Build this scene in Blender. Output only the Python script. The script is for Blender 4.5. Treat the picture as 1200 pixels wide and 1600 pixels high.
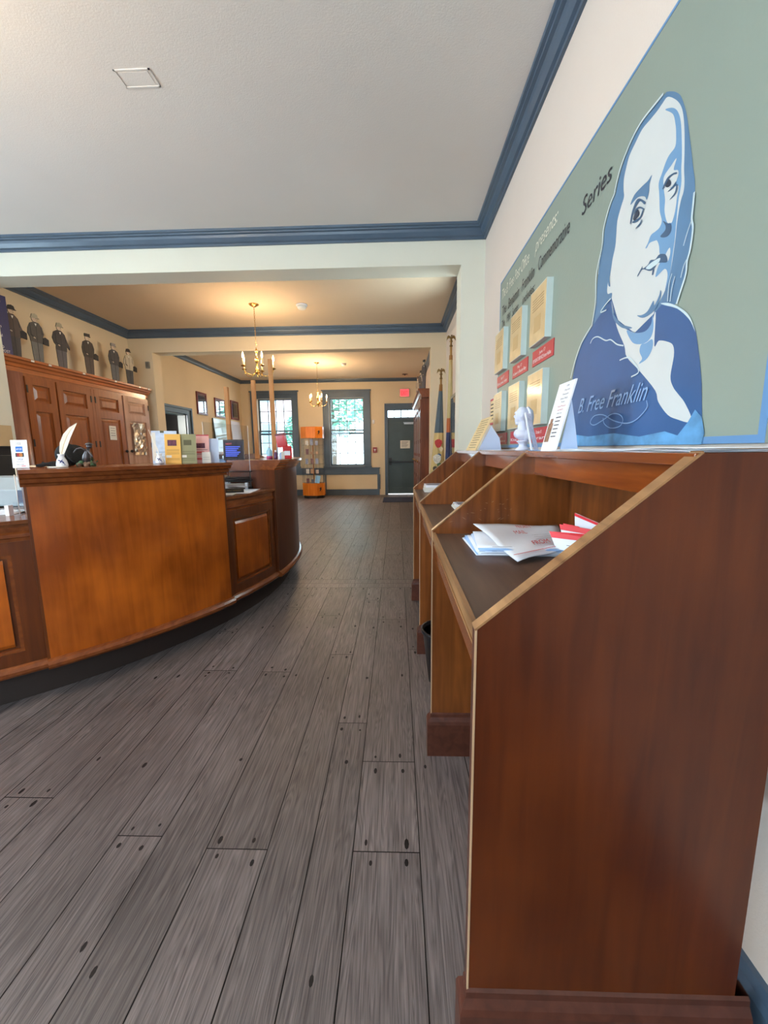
import bpy, bmesh, math, random
from mathutils import Vector, Matrix
for o in list(bpy.data.objects): bpy.data.objects.remove(o)
S = bpy.context.scene
COL = S.collection
R = math.radians
random.seed(4)
# ---------------------------------------------------------------- camera
cd = bpy.data.cameras.new('camera'); cam = bpy.data.objects.new('camera', cd); COL.objects.link(cam)
cd.sensor_fit = 'HORIZONTAL'; cd.sensor_width = 36; cd.lens = 636.486/1200*36; cd.clip_start = .02; cd.clip_end = 300
_y, _p, _r = -0.0322089, -0.1513376, -0.0112859
_f = Vector((math.sin(_y)*math.cos(_p), math.cos(_y)*math.cos(_p), math.sin(_p)))
_x = Vector((math.cos(_y), -math.sin(_y), 0)); _u = _x.cross(_f)
_x2 = _x*math.cos(_r)+_u*math.sin(_r); _u2 = -_x*math.sin(_r)+_u*math.cos(_r)
m = Matrix.Identity(4)
for i in range(3): m[i][0] = _x2[i]; m[i][1] = _u2[i]; m[i][2] = -_f[i]
m.translation = (0, 0, 1.2); cam.matrix_world = m
S.camera = cam
S.view_settings.view_transform = 'Standard'; S.view_settings.look = 'None'
S.view_settings.exposure = .95; S.view_settings.gamma = 1; S.view_settings.use_curve_mapping = False
# ---------------------------------------------------------------- world and window light
w = bpy.data.worlds.new('sky'); S.world = w; w.use_nodes = True
bg = w.node_tree.nodes['Background']; bg.inputs[0].default_value = (.80, .90, 1, 1); bg.inputs[1].default_value = 4.5
def area(name, loc, tgt, sx, sy, power, col, portal=False):
    l = bpy.data.lights.new(name, 'AREA'); l.shape = 'RECTANGLE'; l.size = sx; l.size_y = sy; l.energy = power; l.color = col
    if portal: l.cycles.is_portal = True
    o = bpy.data.objects.new(name, l); COL.objects.link(o); o.location = loc
    o.rotation_euler = (Vector(tgt)-Vector(loc)).to_track_quat('-Z', 'Z').to_euler(); return o
DAY = (.84, .91, 1)
# daylight outside the windows of the wall behind the viewer and of the left wall of the front room
area('daylight_back', (-3.3, -2.45, 1.75), (-3.3, 2, 1.5), 1.1, 1.9, 36, DAY)
area('daylight_back', (-1.0, -2.45, 1.75), (-1.0, 2, 1.5), 1.1, 1.9, 36, DAY)
area('daylight_left', (-4.95, -.7, 1.75), (0, -.7, 1.5), 1.1, 1.9, 118, (.78, .88, 1))
area('daylight_left', (-4.95, 1.7, 1.75), (0, 1.7, 1.5), 1.1, 1.9, 118, (.78, .88, 1))
area('added_side_light', (.92, 4.2, 2.2), (-3.5, 4.6, 1.6), .7, .9, 26, (1, .95, .86))  # added lamp outside an added, unseen window, brightens the middle room
area('added_rear_light', (-4.42, 6.5, 1.6), (0, 8.3, 1.3), .55, 1.5, 60, (1, .96, .88))  # added lamp at a made-up window, lifts the light in the rear room
area('portal', (-1.31, 11.22, 1.68), (-1.31, 0, 1.68), .9, 1.8, 1, DAY, True)
area('portal', (-3.21, 11.22, 1.68), (-3.21, 0, 1.68), .9, 1.8, 1, DAY, True)

# ---------------------------------------------------------------- materials
def lin(c):
    return tuple(((v/255)/12.92 if v/255 <= .04045 else ((v/255+.055)/1.055)**2.4) for v in c)
MATS = {}
def mat(name, c, rough=.6, metal=0, bump=0, bscale=60, var=.06, vscale=6, coat=0, trans=0, emit=0, alpha=1, spec=.5):
    if name in MATS: return MATS[name]
    m = bpy.data.materials.new(name); m.use_nodes = True; nt = m.node_tree; b = nt.nodes['Principled BSDF']
    c = lin(c); MATS[name] = m
    b.inputs['Roughness'].default_value = rough; b.inputs['Metallic'].default_value = metal
    b.inputs['Coat Weight'].default_value = coat; b.inputs['Coat Roughness'].default_value = .12
    b.inputs['Specular IOR Level'].default_value = spec
    tc = nt.nodes.new('ShaderNodeTexCoord')
    n = nt.nodes.new('ShaderNodeTexNoise'); n.inputs['Scale'].default_value = vscale; n.inputs['Detail'].default_value = 4
    nt.links.new(tc.outputs['Object'], n.inputs['Vector'])
    r = nt.nodes.new('ShaderNodeValToRGB'); r.color_ramp.elements[0].position = .3; r.color_ramp.elements[1].position = .7
    r.color_ramp.elements[0].color = tuple(v*(1-var) for v in c)+(1,); r.color_ramp.elements[1].color = tuple(min(1, v*(1+var)) for v in c)+(1,)
    nt.links.new(n.outputs['Fac'], r.inputs['Fac']); nt.links.new(r.outputs['Color'], b.inputs['Base Color'])
    if bump:
        n2 = nt.nodes.new('ShaderNodeTexNoise'); n2.inputs['Scale'].default_value = bscale; n2.inputs['Detail'].default_value = 3
        nt.links.new(tc.outputs['Object'], n2.inputs['Vector'])
        bp = nt.nodes.new('ShaderNodeBump'); bp.inputs['Strength'].default_value = bump; bp.inputs['Distance'].default_value = .01
        nt.links.new(n2.outputs['Fac'], bp.inputs['Height']); nt.links.new(bp.outputs['Normal'], b.inputs['Normal'])
    if emit:
        b.inputs['Emission Color'].default_value = c+(1,); b.inputs['Emission Strength'].default_value = emit
    if trans: b.inputs['Transmission Weight'].default_value = trans
    if alpha < 1: b.inputs['Alpha'].default_value = alpha
    return m
def wood(name, c1, c2, rough=.3, axis='z', coat=.25, sc=1.0, blotch=.35):
    if name in MATS: return MATS[name]
    m = bpy.data.materials.new(name); m.use_nodes = True; nt = m.node_tree; b = nt.nodes['Principled BSDF']; MATS[name] = m
    c1, c2 = lin(c1), lin(c2); L = nt.links.new
    tc = nt.nodes.new('ShaderNodeTexCoord'); mp = nt.nodes.new('ShaderNodeMapping')
    s = [14*sc, 14*sc, 14*sc]; s['xyz'.index(axis)] = 1.1*sc; mp.inputs['Scale'].default_value = s
    L(tc.outputs['Object'], mp.inputs['Vector'])
    n = nt.nodes.new('ShaderNodeTexNoise'); n.inputs['Scale'].default_value = 2.2; n.inputs['Detail'].default_value = 7; n.inputs['Distortion'].default_value = .6
    L(mp.outputs[0], n.inputs['Vector'])
    big = nt.nodes.new('ShaderNodeTexNoise'); big.inputs['Scale'].default_value = 3.2; big.inputs['Detail'].default_value = 3
    L(tc.outputs['Object'], big.inputs['Vector'])
    mx = nt.nodes.new('ShaderNodeMix'); mx.data_type = 'FLOAT'; mx.inputs[0].default_value = blotch
    L(n.outputs['Fac'], mx.inputs[2]); L(big.outputs['Fac'], mx.inputs[3])
    r = nt.nodes.new('ShaderNodeValToRGB'); r.color_ramp.elements[0].position = .36; r.color_ramp.elements[1].position = .64
    r.color_ramp.elements[0].color = c1+(1,); r.color_ramp.elements[1].color = c2+(1,)
    L(mx.outputs[0], r.inputs['Fac']); L(r.outputs['Color'], b.inputs['Base Color'])
    b.inputs['Roughness'].default_value = rough; b.inputs['Coat Weight'].default_value = coat; b.inputs['Coat Roughness'].default_value = .15; b.inputs['Specular IOR Level'].default_value = .35
    bp = nt.nodes.new('ShaderNodeBump'); bp.inputs['Strength'].default_value = .06; bp.inputs['Distance'].default_value = .004
    L(n.outputs['Fac'], bp.inputs['Height']); L(bp.outputs['Normal'], b.inputs['Normal'])
    return m
def glassmat(name, c=(225, 235, 238), rough=.02, fac=.12):
    if name in MATS: return MATS[name]
    m = bpy.data.materials.new(name); m.use_nodes = True; nt = m.node_tree; nt.nodes.clear(); MATS[name] = m
    o = nt.nodes.new('ShaderNodeOutputMaterial'); t = nt.nodes.new('ShaderNodeBsdfTransparent'); g = nt.nodes.new('ShaderNodeBsdfGlossy')
    t.inputs[0].default_value = lin(c)+(1,); g.inputs['Roughness'].default_value = rough
    mx = nt.nodes.new('ShaderNodeMixShader'); lw = nt.nodes.new('ShaderNodeLayerWeight'); lw.inputs[0].default_value = .5; fr = nt.nodes.new('ShaderNodeMath'); fr.operation = 'POWER'; fr.inputs[1].default_value = 4.5; nt.links.new(lw.outputs['Facing'], fr.inputs[0])
    n = nt.nodes.new('ShaderNodeTexNoise'); n.inputs['Scale'].default_value = 7; bp = nt.nodes.new('ShaderNodeBump'); bp.inputs['Strength'].default_value = .05
    tc = nt.nodes.new('ShaderNodeTexCoord'); nt.links.new(tc.outputs['Object'], n.inputs['Vector'])
    nt.links.new(n.outputs['Fac'], bp.inputs['Height']); nt.links.new(bp.outputs['Normal'], g.inputs['Normal'])
    ad = nt.nodes.new('ShaderNodeMath'); ad.operation = 'ADD'; ad.use_clamp = True; ad.inputs[1].default_value = fac*.5
    nt.links.new(fr.outputs[0], ad.inputs[0]); nt.links.new(ad.outputs[0], mx.inputs[0])
    nt.links.new(t.outputs[0], mx.inputs[1]); nt.links.new(g.outputs[0], mx.inputs[2]); nt.links.new(mx.outputs[0], o.inputs[0])
    return m

M_wall = mat('cream wall paint', (220, 205, 193), .75, bump=.12, bscale=140, var=.02, vscale=2)
M_wallB = mat('warm cream wall paint', (222, 204, 174), .75, bump=.12, bscale=140, var=.02, vscale=2)
M_pier = mat('off white pier paint', (222, 218, 202), .7, bump=.1, bscale=140, var=.02, vscale=2)
M_ceil = mat('ceiling paint', (234, 226, 219), .85, bump=.1, bscale=160, var=.015, vscale=2)
M_ceilB = mat('ceiling paint toned against lamp glow', (218, 198, 172), .85, bump=.1, bscale=160, var=.015, vscale=2)  # darker, warmer copy of the ceiling colour, offsets the chandelier hot spot
M_trim = mat('slate blue trim paint', (76, 92, 110), .32, bump=.04, bscale=40, var=.08, vscale=5)
M_trimdark = mat('slate door paint', (62, 78, 82), .38, bump=.04, bscale=40, var=.08, vscale=5)
M_desk = wood('varnished desk wood', (72, 26, 4), (100, 44, 10), .34, 'z', coat=.03, blotch=.5)
M_deskin = wood('desk inner wood', (96, 48, 18), (140, 78, 32), .32, 'z')
M_desky = wood('desk rail wood', (104, 48, 18), (146, 74, 28), .26, 'y')
M_top = wood('worn writing surface', (84, 62, 50), (104, 78, 62), .42, 'y', coat=.05)
M_edge = wood('worn light wood edge', (122, 84, 52), (176, 130, 86), .45, 'y', coat=.1)
M_edgebright = wood('scuffed pale edge', (176, 138, 104), (206, 170, 134), .5, 'z', coat=.05)
M_plinth = wood('dark plinth wood', (72, 36, 24), (96, 52, 38), .4, 'y', coat=.15)
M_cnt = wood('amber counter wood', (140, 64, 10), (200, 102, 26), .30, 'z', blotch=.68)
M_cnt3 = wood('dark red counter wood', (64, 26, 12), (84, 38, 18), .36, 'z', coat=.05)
M_cntd = wood('dark counter wood', (84, 40, 16), (112, 56, 22), .3, 'z')
M_cab = wood('cupboard wood', (128, 68, 30), (156, 88, 42), .3, 'z')
M_cabd = wood('wardrobe wood', (104, 52, 28), (134, 70, 40), .3, 'z')
M_pine = wood('raw pine', (176, 114, 62), (200, 138, 80), .55, 'z', coat=0)
M_dark = mat('near black', (18, 17, 18), .5)
M_black = mat('black plastic', (26, 26, 30), .35)
M_white = mat('white paper', (236, 236, 242), .6, var=.02)
M_offw = mat('off white paper', (226, 222, 214), .6, var=.03)
M_ink = mat('dark printing ink', (44, 42, 52), .6)
M_red = mat('red print', (206, 40, 52), .5)
M_label = mat('crimson label', (186, 44, 58), .45)
M_brass = mat('polished brass', (214, 172, 92), .22, 1, var=.05)
M_gold = mat('aged gilt', (130, 100, 58), .35, .8)
M_glass = glassmat('clear glass', (252, 253, 253), .02, .05)
M_acr = glassmat('acrylic', (246, 248, 250), .03, .02)

# ---------------------------------------------------------------- mesh helpers
class MB:
    def __init__(s, M=None): s.v = []; s.f = []; s.fm = []; s.mats = []; s.sm = []; s.M = M or Matrix.Identity(4)
    def mi(s, m):
        if m not in s.mats: s.mats.append(m)
        return s.mats.index(m)
    def add(s, vs, fs, m, smooth=False):
        o = len(s.v); s.v += [s.M @ Vector(v) for v in vs]; k = s.mi(m)
        for f in fs: s.f.append([o+i for i in f]); s.fm.append(k); s.sm.append(smooth)
        return s
    def box(s, x0, x1, y0, y1, z0, z1, m):
        x0, x1 = sorted((x0, x1)); y0, y1 = sorted((y0, y1)); z0, z1 = sorted((z0, z1))
        return s.add([(x0,y0,z0),(x1,y0,z0),(x1,y1,z0),(x0,y1,z0),(x0,y0,z1),(x1,y0,z1),(x1,y1,z1),(x0,y1,z1)],
            [(0,3,2,1),(4,5,6,7),(0,1,5,4),(1,2,6,5),(2,3,7,6),(3,0,4,7)], m)
    def prism(s, pts, axis, a, b, m, mside=None):   # pts polygon in the two other axes, extruded a..b
        def P(p, t):
            return {'x': (t, p[0], p[1]), 'y': (p[0], t, p[1]), 'z': (p[0], p[1], t)}[axis]
        n = len(pts); vs = [P(p, a) for p in pts]+[P(p, b) for p in pts]
        s.add(vs, [tuple(range(n))[::-1], tuple(range(n, 2*n))], m)
        return s.add(vs, [(i, (i+1) % n, n+(i+1) % n, n+i) for i in range(n)], mside or m)
    def lathe(s, prof, m, cx=0, cy=0, cz=0, seg=24, smooth=True):
        vs = []; fs = []; n = len(prof)
        for k in range(seg):
            a = 2*math.pi*k/seg
            for r, z in prof: vs.append((cx+r*math.cos(a), cy+r*math.sin(a), cz+z))
        for k in range(seg):
            for i in range(n-1):
                a = k*n+i; b = ((k+1) % seg)*n+i; fs.append((a, b, b+1, a+1))
        if prof[0][0] > 1e-5: fs.append(tuple(k*n for k in range(seg))[::-1])
        if prof[-1][0] > 1e-5: fs.append(tuple(k*n+n-1 for k in range(seg)))
        return s.add(vs, fs, m, smooth)
    def tube(s, pts, r, m, seg=8, smooth=True):
        pts = [Vector(p) for p in pts]; vs = []; n = len(pts); rs = r if isinstance(r, (list, tuple)) else [r]*n
        prev = None
        for i, p in enumerate(pts):
            t = (pts[min(i+1, n-1)]-pts[max(i-1, 0)]).normalized()
            a = t.orthogonal().normalized() if prev is None else (prev-t*prev.dot(t)).normalized()
            prev = a; b = t.cross(a)
            for k in range(seg):
                q = 2*math.pi*k/seg; vs.append(p+(a*math.cos(q)+b*math.sin(q))*rs[i])
        fs = [(i*seg+k, i*seg+(k+1) % seg, (i+1)*seg+(k+1) % seg, (i+1)*seg+k) for i in range(n-1) for k in range(seg)]
        fs += [tuple(range(seg))[::-1], tuple((n-1)*seg+k for k in range(seg))]
        return s.add(vs, fs, m, smooth)
    def ball(s, c, r, m, sx=1, sy=1, sz=1, seg=16, rings=10):
        vs = [(c[0], c[1], c[2]-r*sz)]; fs = []
        for i in range(1, rings):
            t = math.pi*i/rings
            for k in range(seg):
                a = 2*math.pi*k/seg; vs.append((c[0]+r*sx*math.sin(t)*math.cos(a), c[1]+r*sy*math.sin(t)*math.sin(a), c[2]-r*sz*math.cos(t)))
        vs.append((c[0], c[1], c[2]+r*sz)); L = len(vs)-1
        for k in range(seg):
            fs.append((0, 1+(k+1) % seg, 1+k)); fs.append((L, L-seg+k, L-seg+(k+1) % seg))
            for i in range(rings-2): fs.append((1+i*seg+k, 1+i*seg+(k+1) % seg, 1+(i+1)*seg+(k+1) % seg, 1+(i+1)*seg+k))
        return s.add(vs, fs, m, True)
    def arc(s, prof, c, a0, a1, m, seg=24, smooth=False):   # closed profile [(r,z)] swept about c (degrees)
        n = len(prof); vs = []
        for k in range(seg+1):
            a = R(a0+(a1-a0)*k/seg)
            for r, z in prof: vs.append((c[0]+r*math.cos(a), c[1]+r*math.sin(a), z))
        fs = [(k*n+i, (k+1)*n+i, (k+1)*n+(i+1) % n, k*n+(i+1) % n) for k in range(seg) for i in range(n)]
        fs += [tuple(range(n)), tuple(seg*n+i for i in range(n))[::-1]]
        return s.add(vs, fs, m, smooth)
    def run(s, p0, p1, out, prof, m):   # straight moulding: profile (out, z) from p0 to p1
        p0, p1, out = Vector(p0), Vector(p1), Vector(out); n = len(prof)
        vs = [p+out*a+Vector((0, 0, b)) for p in (p0, p1) for a, b in prof]
        return s.add(vs, [tuple(range(n)), tuple(range(n, 2*n))[::-1]]+[(i, n+i, n+(i+1) % n, (i+1) % n) for i in range(n)], m)
    def ribbon(s, pts, wd, nrm, m):
        nrm = Vector(nrm); pts = [Vector(p) for p in pts]; vs = []
        for i, p in enumerate(pts):
            t = (pts[min(i+1, len(pts)-1)]-pts[max(i-1, 0)]).normalized(); b = t.cross(nrm).normalized()*wd/2
            vs += [p-b, p+b]
        return s.add(vs, [(2*i, 2*i+1, 2*i+3, 2*i+2) for i in range(len(pts)-1)], m)
    def text(s, txt, org, xd, yd, m, width=None, size=.05, shear=0, depth=.0006, squash=None):
        cu = bpy.data.curves.new('t', 'FONT'); cu.body = txt; cu.size = 1; cu.shear = shear; cu.resolution_u = 3
        ob = bpy.data.objects.new('t', cu); COL.objects.link(ob)
        me = bpy.data.meshes.new_from_object(ob.evaluated_get(bpy.context.evaluated_depsgraph_get()))
        bpy.data.objects.remove(ob); bpy.data.curves.remove(cu)
        if not me.vertices: return s
        xs = [v.co.x for v in me.vertices]; wd = max(xs)-min(xs); x0 = min(xs)
        kx = (width/wd) if width else size; ky = size if squash is None else kx*squash
        xd, yd, org = Vector(xd).normalized(), Vector(yd).normalized(), Vector(org); nn = xd.cross(yd)
        s.add([org+xd*(v.co.x-x0)*kx+yd*v.co.y*ky+nn*depth for v in me.vertices], [tuple(p.vertices) for p in me.polygons], m)
        bpy.data.meshes.remove(me); return s
def link(name, mb, parent=None, loc=None, bevel=0):
    if parent is not None: bpy.context.view_layer.update(); inv = parent.matrix_world.inverted()
    else:
        if loc is None:
            xs = [v.x for v in mb.v]; ys = [v.y for v in mb.v]; zs = [v.z for v in mb.v]
            loc = ((min(xs)+max(xs))/2, (min(ys)+max(ys))/2, min(zs))
        inv = Matrix.Translation(-Vector(loc))
    me = bpy.data.meshes.new(name); me.from_pydata([inv @ v for v in mb.v], [], mb.f)
    for k in mb.mats: me.materials.append(k)
    for p, k, sm in zip(me.polygons, mb.fm, mb.sm): p.material_index = k; p.use_smooth = sm
    bm = bmesh.new(); bm.from_mesh(me); bmesh.ops.recalc_face_normals(bm, faces=bm.faces); bm.to_mesh(me); bm.free()
    o = bpy.data.objects.new(name, me); COL.objects.link(o)
    if parent is not None: o.parent = parent
    else: o.location = loc
    if bevel:
        b = o.modifiers.new('bevel', 'BEVEL'); b.width = bevel; b.segments = 2; b.limit_method = 'ANGLE'; b.angle_limit = R(40)
    return o
def tag(o, label, cat, group=None, kind=None):
    o['label'] = label; o['category'] = cat
    if group: o['group'] = group
    if kind: o['kind'] = kind
    return o
def struct(name, mb, bevel=0, loc=(0, 0, 0), parent=None):
    o = link(name, mb, parent, loc, bevel)
    if parent is None: o['kind'] = 'structure'
    return o
def thing(name, label, cat, loc, rz=0, group=None):
    o = bpy.data.objects.new(name, None); COL.objects.link(o); o.location = loc; o.rotation_euler = (0, 0, rz); o.empty_display_size = .05
    return tag(o, label, cat, group)
def copy_tree(o, parent=None):
    c = o.copy(); COL.objects.link(c); c.parent = parent
    for ch in list(o.children): copy_tree(ch, c)
    return c
def frame(o, xd, yd):   # matrix with local x=xd, y=yd, z=x cross y
    xd, yd = Vector(xd).normalized(), Vector(yd).normalized(); zd = xd.cross(yd); m = Matrix.Identity(4)
    for i in range(3): m[i][0] = xd[i]; m[i][1] = yd[i]; m[i][2] = zd[i]; m[i][3] = o[i]
    return m

SH={'hair':[(1.197,2.085),(1.168,2.063),(1.144,2.037),(1.129,2.01),(1.114,1.976),(1.099,1.93),(1.084,1.878),(1.07,1.83),(1.061,1.8),(1.057,1.765),(1.056,1.747),(1.057,1.719),(1.051,1.698),(1.054,1.654),(1.06,1.632),(1.061,1.605),(1.076,1.568),(1.092,1.548),(1.143,1.533),(1.306,1.556),(1.52,1.61),(1.515,1.693),(1.515,1.77),(1.512,1.817),(1.492,1.862),(1.486,1.911),(1.457,1.962),(1.426,1.986),(1.427,1.99),(1.406,2.035),(1.374,2.064),(1.337,2.085),(1.298,2.093),(1.245,2.092),(1.21,2.089)],'face':[(1.195,2.072),(1.162,2.042),(1.139,2.012),(1.126,1.983),(1.116,1.942),(1.109,1.894),(1.105,1.855),(1.099,1.824),(1.099,1.802),(1.107,1.784),(1.113,1.745),(1.114,1.703),(1.118,1.661),(1.123,1.629),(1.137,1.596),(1.157,1.575),(1.175,1.56),(1.179,1.532),(1.189,1.515),(1.224,1.516),(1.289,1.54),(1.346,1.573),(1.385,1.616),(1.409,1.663),(1.41,1.686),(1.437,1.693),(1.443,1.713),(1.438,1.74),(1.428,1.756),(1.421,1.79),(1.409,1.824),(1.408,1.859),(1.407,1.895),(1.39,1.926),(1.377,1.945),(1.382,1.967),(1.385,1.996),(1.377,2.021),(1.362,2.046),(1.334,2.061),(1.303,2.074),(1.264,2.072),(1.235,2.071),(1.215,2.073)],'shade':[(1.201,2.048),(1.173,2.032),(1.151,2.01),(1.135,1.98),(1.125,1.94),(1.117,1.89),(1.115,1.861),(1.11,1.831),(1.112,1.809),(1.115,1.793),(1.116,1.758),(1.116,1.708),(1.118,1.683),(1.12,1.662),(1.123,1.629),(1.137,1.596),(1.132,1.629),(1.146,1.65),(1.182,1.644),(1.177,1.665),(1.164,1.68),(1.174,1.699),(1.179,1.719),(1.19,1.737),(1.2,1.741),(1.222,1.746),(1.234,1.739),(1.241,1.742),(1.231,1.75),(1.22,1.764),(1.199,1.764),(1.184,1.765),(1.176,1.777),(1.188,1.806),(1.195,1.842),(1.198,1.856),(1.203,1.881),(1.193,1.897),(1.179,1.916),(1.167,1.924),(1.146,1.929),(1.147,1.956),(1.153,1.982),(1.167,2.014)],'cheek':[(1.178,1.853),(1.169,1.849),(1.145,1.837),(1.12,1.827),(1.119,1.813),(1.121,1.803),(1.124,1.772),(1.132,1.753),(1.141,1.755),(1.153,1.763),(1.167,1.795),(1.169,1.823)],'lid':[(1.136,1.897),(1.156,1.892),(1.181,1.884),(1.181,1.864),(1.175,1.854),(1.162,1.845),(1.136,1.838),(1.124,1.852),(1.127,1.865),(1.144,1.877)],'iris1':[(1.16,1.865),(1.151,1.856),(1.148,1.847),(1.156,1.845),(1.166,1.85),(1.172,1.857),(1.17,1.864)],'stroke1':[(1.182,1.857),(1.166,1.871),(1.143,1.868),(1.128,1.861),(1.129,1.858),(1.142,1.864),(1.16,1.864),(1.177,1.853)],'stroke2':[(1.159,1.835),(1.139,1.838),(1.128,1.841),(1.129,1.834),(1.138,1.832)],'stroke3':[(1.149,1.811),(1.13,1.817),(1.126,1.832),(1.121,1.829),(1.124,1.813)],'brow':[(1.236,1.92),(1.245,1.903),(1.244,1.882),(1.252,1.868),(1.264,1.883),(1.299,1.9),(1.335,1.9),(1.318,1.917),(1.281,1.918),(1.255,1.916)],'iris2':[(1.294,1.867),(1.284,1.856),(1.282,1.847),(1.293,1.844),(1.305,1.843),(1.313,1.852),(1.305,1.863)],'stroke4':[(1.328,1.848),(1.32,1.878),(1.296,1.895),(1.256,1.866),(1.26,1.861),(1.275,1.876),(1.29,1.883),(1.311,1.871),(1.32,1.848)],'stroke5':[(1.31,1.86),(1.302,1.872),(1.281,1.867),(1.258,1.849),(1.262,1.849),(1.28,1.862),(1.296,1.866)],'stroke6':[(1.315,1.845),(1.279,1.839),(1.265,1.851),(1.262,1.845),(1.273,1.833),(1.302,1.836)],'stroke7':[(1.297,1.818),(1.276,1.822),(1.268,1.828),(1.266,1.821),(1.275,1.815)],'mouth':[(1.27,1.682),(1.254,1.694),(1.247,1.698),(1.244,1.691),(1.222,1.691),(1.211,1.698),(1.189,1.691),(1.174,1.696),(1.149,1.686),(1.138,1.672),(1.139,1.663),(1.163,1.672),(1.179,1.676),(1.19,1.669),(1.211,1.671),(1.246,1.689),(1.265,1.68)],'lips':[(1.23,1.686),(1.205,1.69),(1.169,1.686),(1.173,1.676),(1.195,1.675),(1.212,1.676)],'philtrum':[(1.199,1.657),(1.196,1.669),(1.19,1.668),(1.192,1.655)],'nostril':[(1.17,1.774),(1.148,1.757),(1.135,1.75),(1.132,1.733),(1.144,1.726),(1.164,1.732),(1.176,1.741),(1.158,1.746),(1.158,1.757)],'highlight':[(1.147,1.682),(1.132,1.694),(1.128,1.678),(1.135,1.664)],'chin':[(1.255,1.571),(1.231,1.565),(1.205,1.567),(1.182,1.586),(1.176,1.572),(1.159,1.59),(1.155,1.603),(1.151,1.587),(1.171,1.561),(1.203,1.554),(1.23,1.557)],'jaw':[(1.413,1.667),(1.392,1.623),(1.34,1.574),(1.275,1.544),(1.305,1.549),(1.345,1.567),(1.389,1.605)],'ear':[(1.426,1.753),(1.43,1.737),(1.422,1.711),(1.434,1.718),(1.439,1.741)],'coat':[(1.41,1.67),(1.44,1.657),(1.497,1.635),(1.532,1.62),(1.607,1.583),(1.654,1.529),(1.674,1.471),(1.675,1.349),(1.621,1.209),(0.954,1.205),(0.96,1.253),(0.974,1.339),(0.987,1.391),(1.009,1.461),(1.031,1.495),(1.08,1.533),(1.147,1.564),(1.172,1.553),(1.263,1.526),(1.361,1.59)],'chest':[(1.409,1.662),(1.366,1.573),(1.313,1.503),(1.294,1.466),(1.221,1.412),(1.143,1.349),(1.125,1.317),(1.082,1.28),(1.041,1.265),(1.003,1.256),(0.996,1.267),(1.025,1.305),(1.05,1.327),(1.072,1.348),(1.085,1.375),(1.079,1.423),(1.086,1.449),(1.108,1.463),(1.145,1.475),(1.163,1.467),(1.169,1.553),(1.185,1.528),(1.212,1.516),(1.263,1.526),(1.344,1.57),(1.386,1.609)],'neckband':[(1.305,1.545),(1.263,1.526),(1.212,1.516),(1.185,1.528),(1.182,1.55),(1.173,1.518),(1.18,1.494),(1.208,1.484),(1.258,1.495),(1.288,1.519)],'ribbon':[(1.225,1.484),(1.202,1.483),(1.174,1.486),(1.17,1.462),(1.19,1.44),(1.224,1.433),(1.225,1.437),(1.214,1.445),(1.229,1.466)],'wash':[(1.662,1.254),(1.508,1.239),(1.335,1.244),(1.196,1.229),(1.086,1.239),(1.036,1.227),(1.005,1.256),(0.984,1.284),(0.961,1.265),(0.948,1.23),(0.954,1.204),(1.621,1.208)],'epaulet':[(1.148,1.568),(1.116,1.558),(1.081,1.539),(1.046,1.514),(1.026,1.491),(1.007,1.457),(1.014,1.468),(1.035,1.496),(1.08,1.533),(1.131,1.558)]}
ST={'curl1':[(1.534,1.563),(1.517,1.575),(1.48,1.572),(1.425,1.546),(1.392,1.54),(1.351,1.516),(1.313,1.503)],'curl2':[(1.41,1.67),(1.449,1.66),(1.473,1.648),(1.434,1.643)],'curl3':[(1.329,1.464),(1.293,1.464),(1.265,1.454),(1.221,1.412),(1.258,1.403)],'outline':[(1.531,1.624),(1.607,1.583),(1.654,1.529),(1.686,1.47)],'outline2':[(1.532,1.62),(1.515,1.693),(1.522,1.773),(1.512,1.817),(1.492,1.862),(1.49,1.913),(1.46,1.963),(1.429,1.987),(1.431,1.992),(1.409,2.036),(1.376,2.066),(1.34,2.086),(1.3,2.095),(1.247,2.093),(1.211,2.091)],'outline3':[(1.056,1.777),(1.056,1.747),(1.056,1.72),(1.049,1.697),(1.052,1.653),(1.059,1.631),(1.059,1.604),(1.074,1.567),(1.083,1.545)],'flourish':[(1.173,1.326),(1.168,1.308),(1.192,1.289),(1.227,1.274),(1.273,1.271),(1.341,1.284),(1.408,1.307),(1.47,1.308),(1.496,1.288),(1.466,1.277),(1.406,1.29),(1.351,1.305),(1.305,1.299),(1.285,1.282),(1.3,1.264),(1.353,1.261),(1.396,1.277),(1.407,1.297)],'hairline':[(1.057,1.717),(1.068,1.696),(1.077,1.673)],'hairline2':[(1.061,1.636),(1.07,1.624),(1.076,1.602)],'hairline3':[(1.111,1.625),(1.119,1.603),(1.119,1.563)],'hairline4':[(1.099,1.614),(1.106,1.59),(1.109,1.559)],'hairline5':[(1.506,1.779),(1.505,1.814),(1.498,1.835)]}
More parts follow.
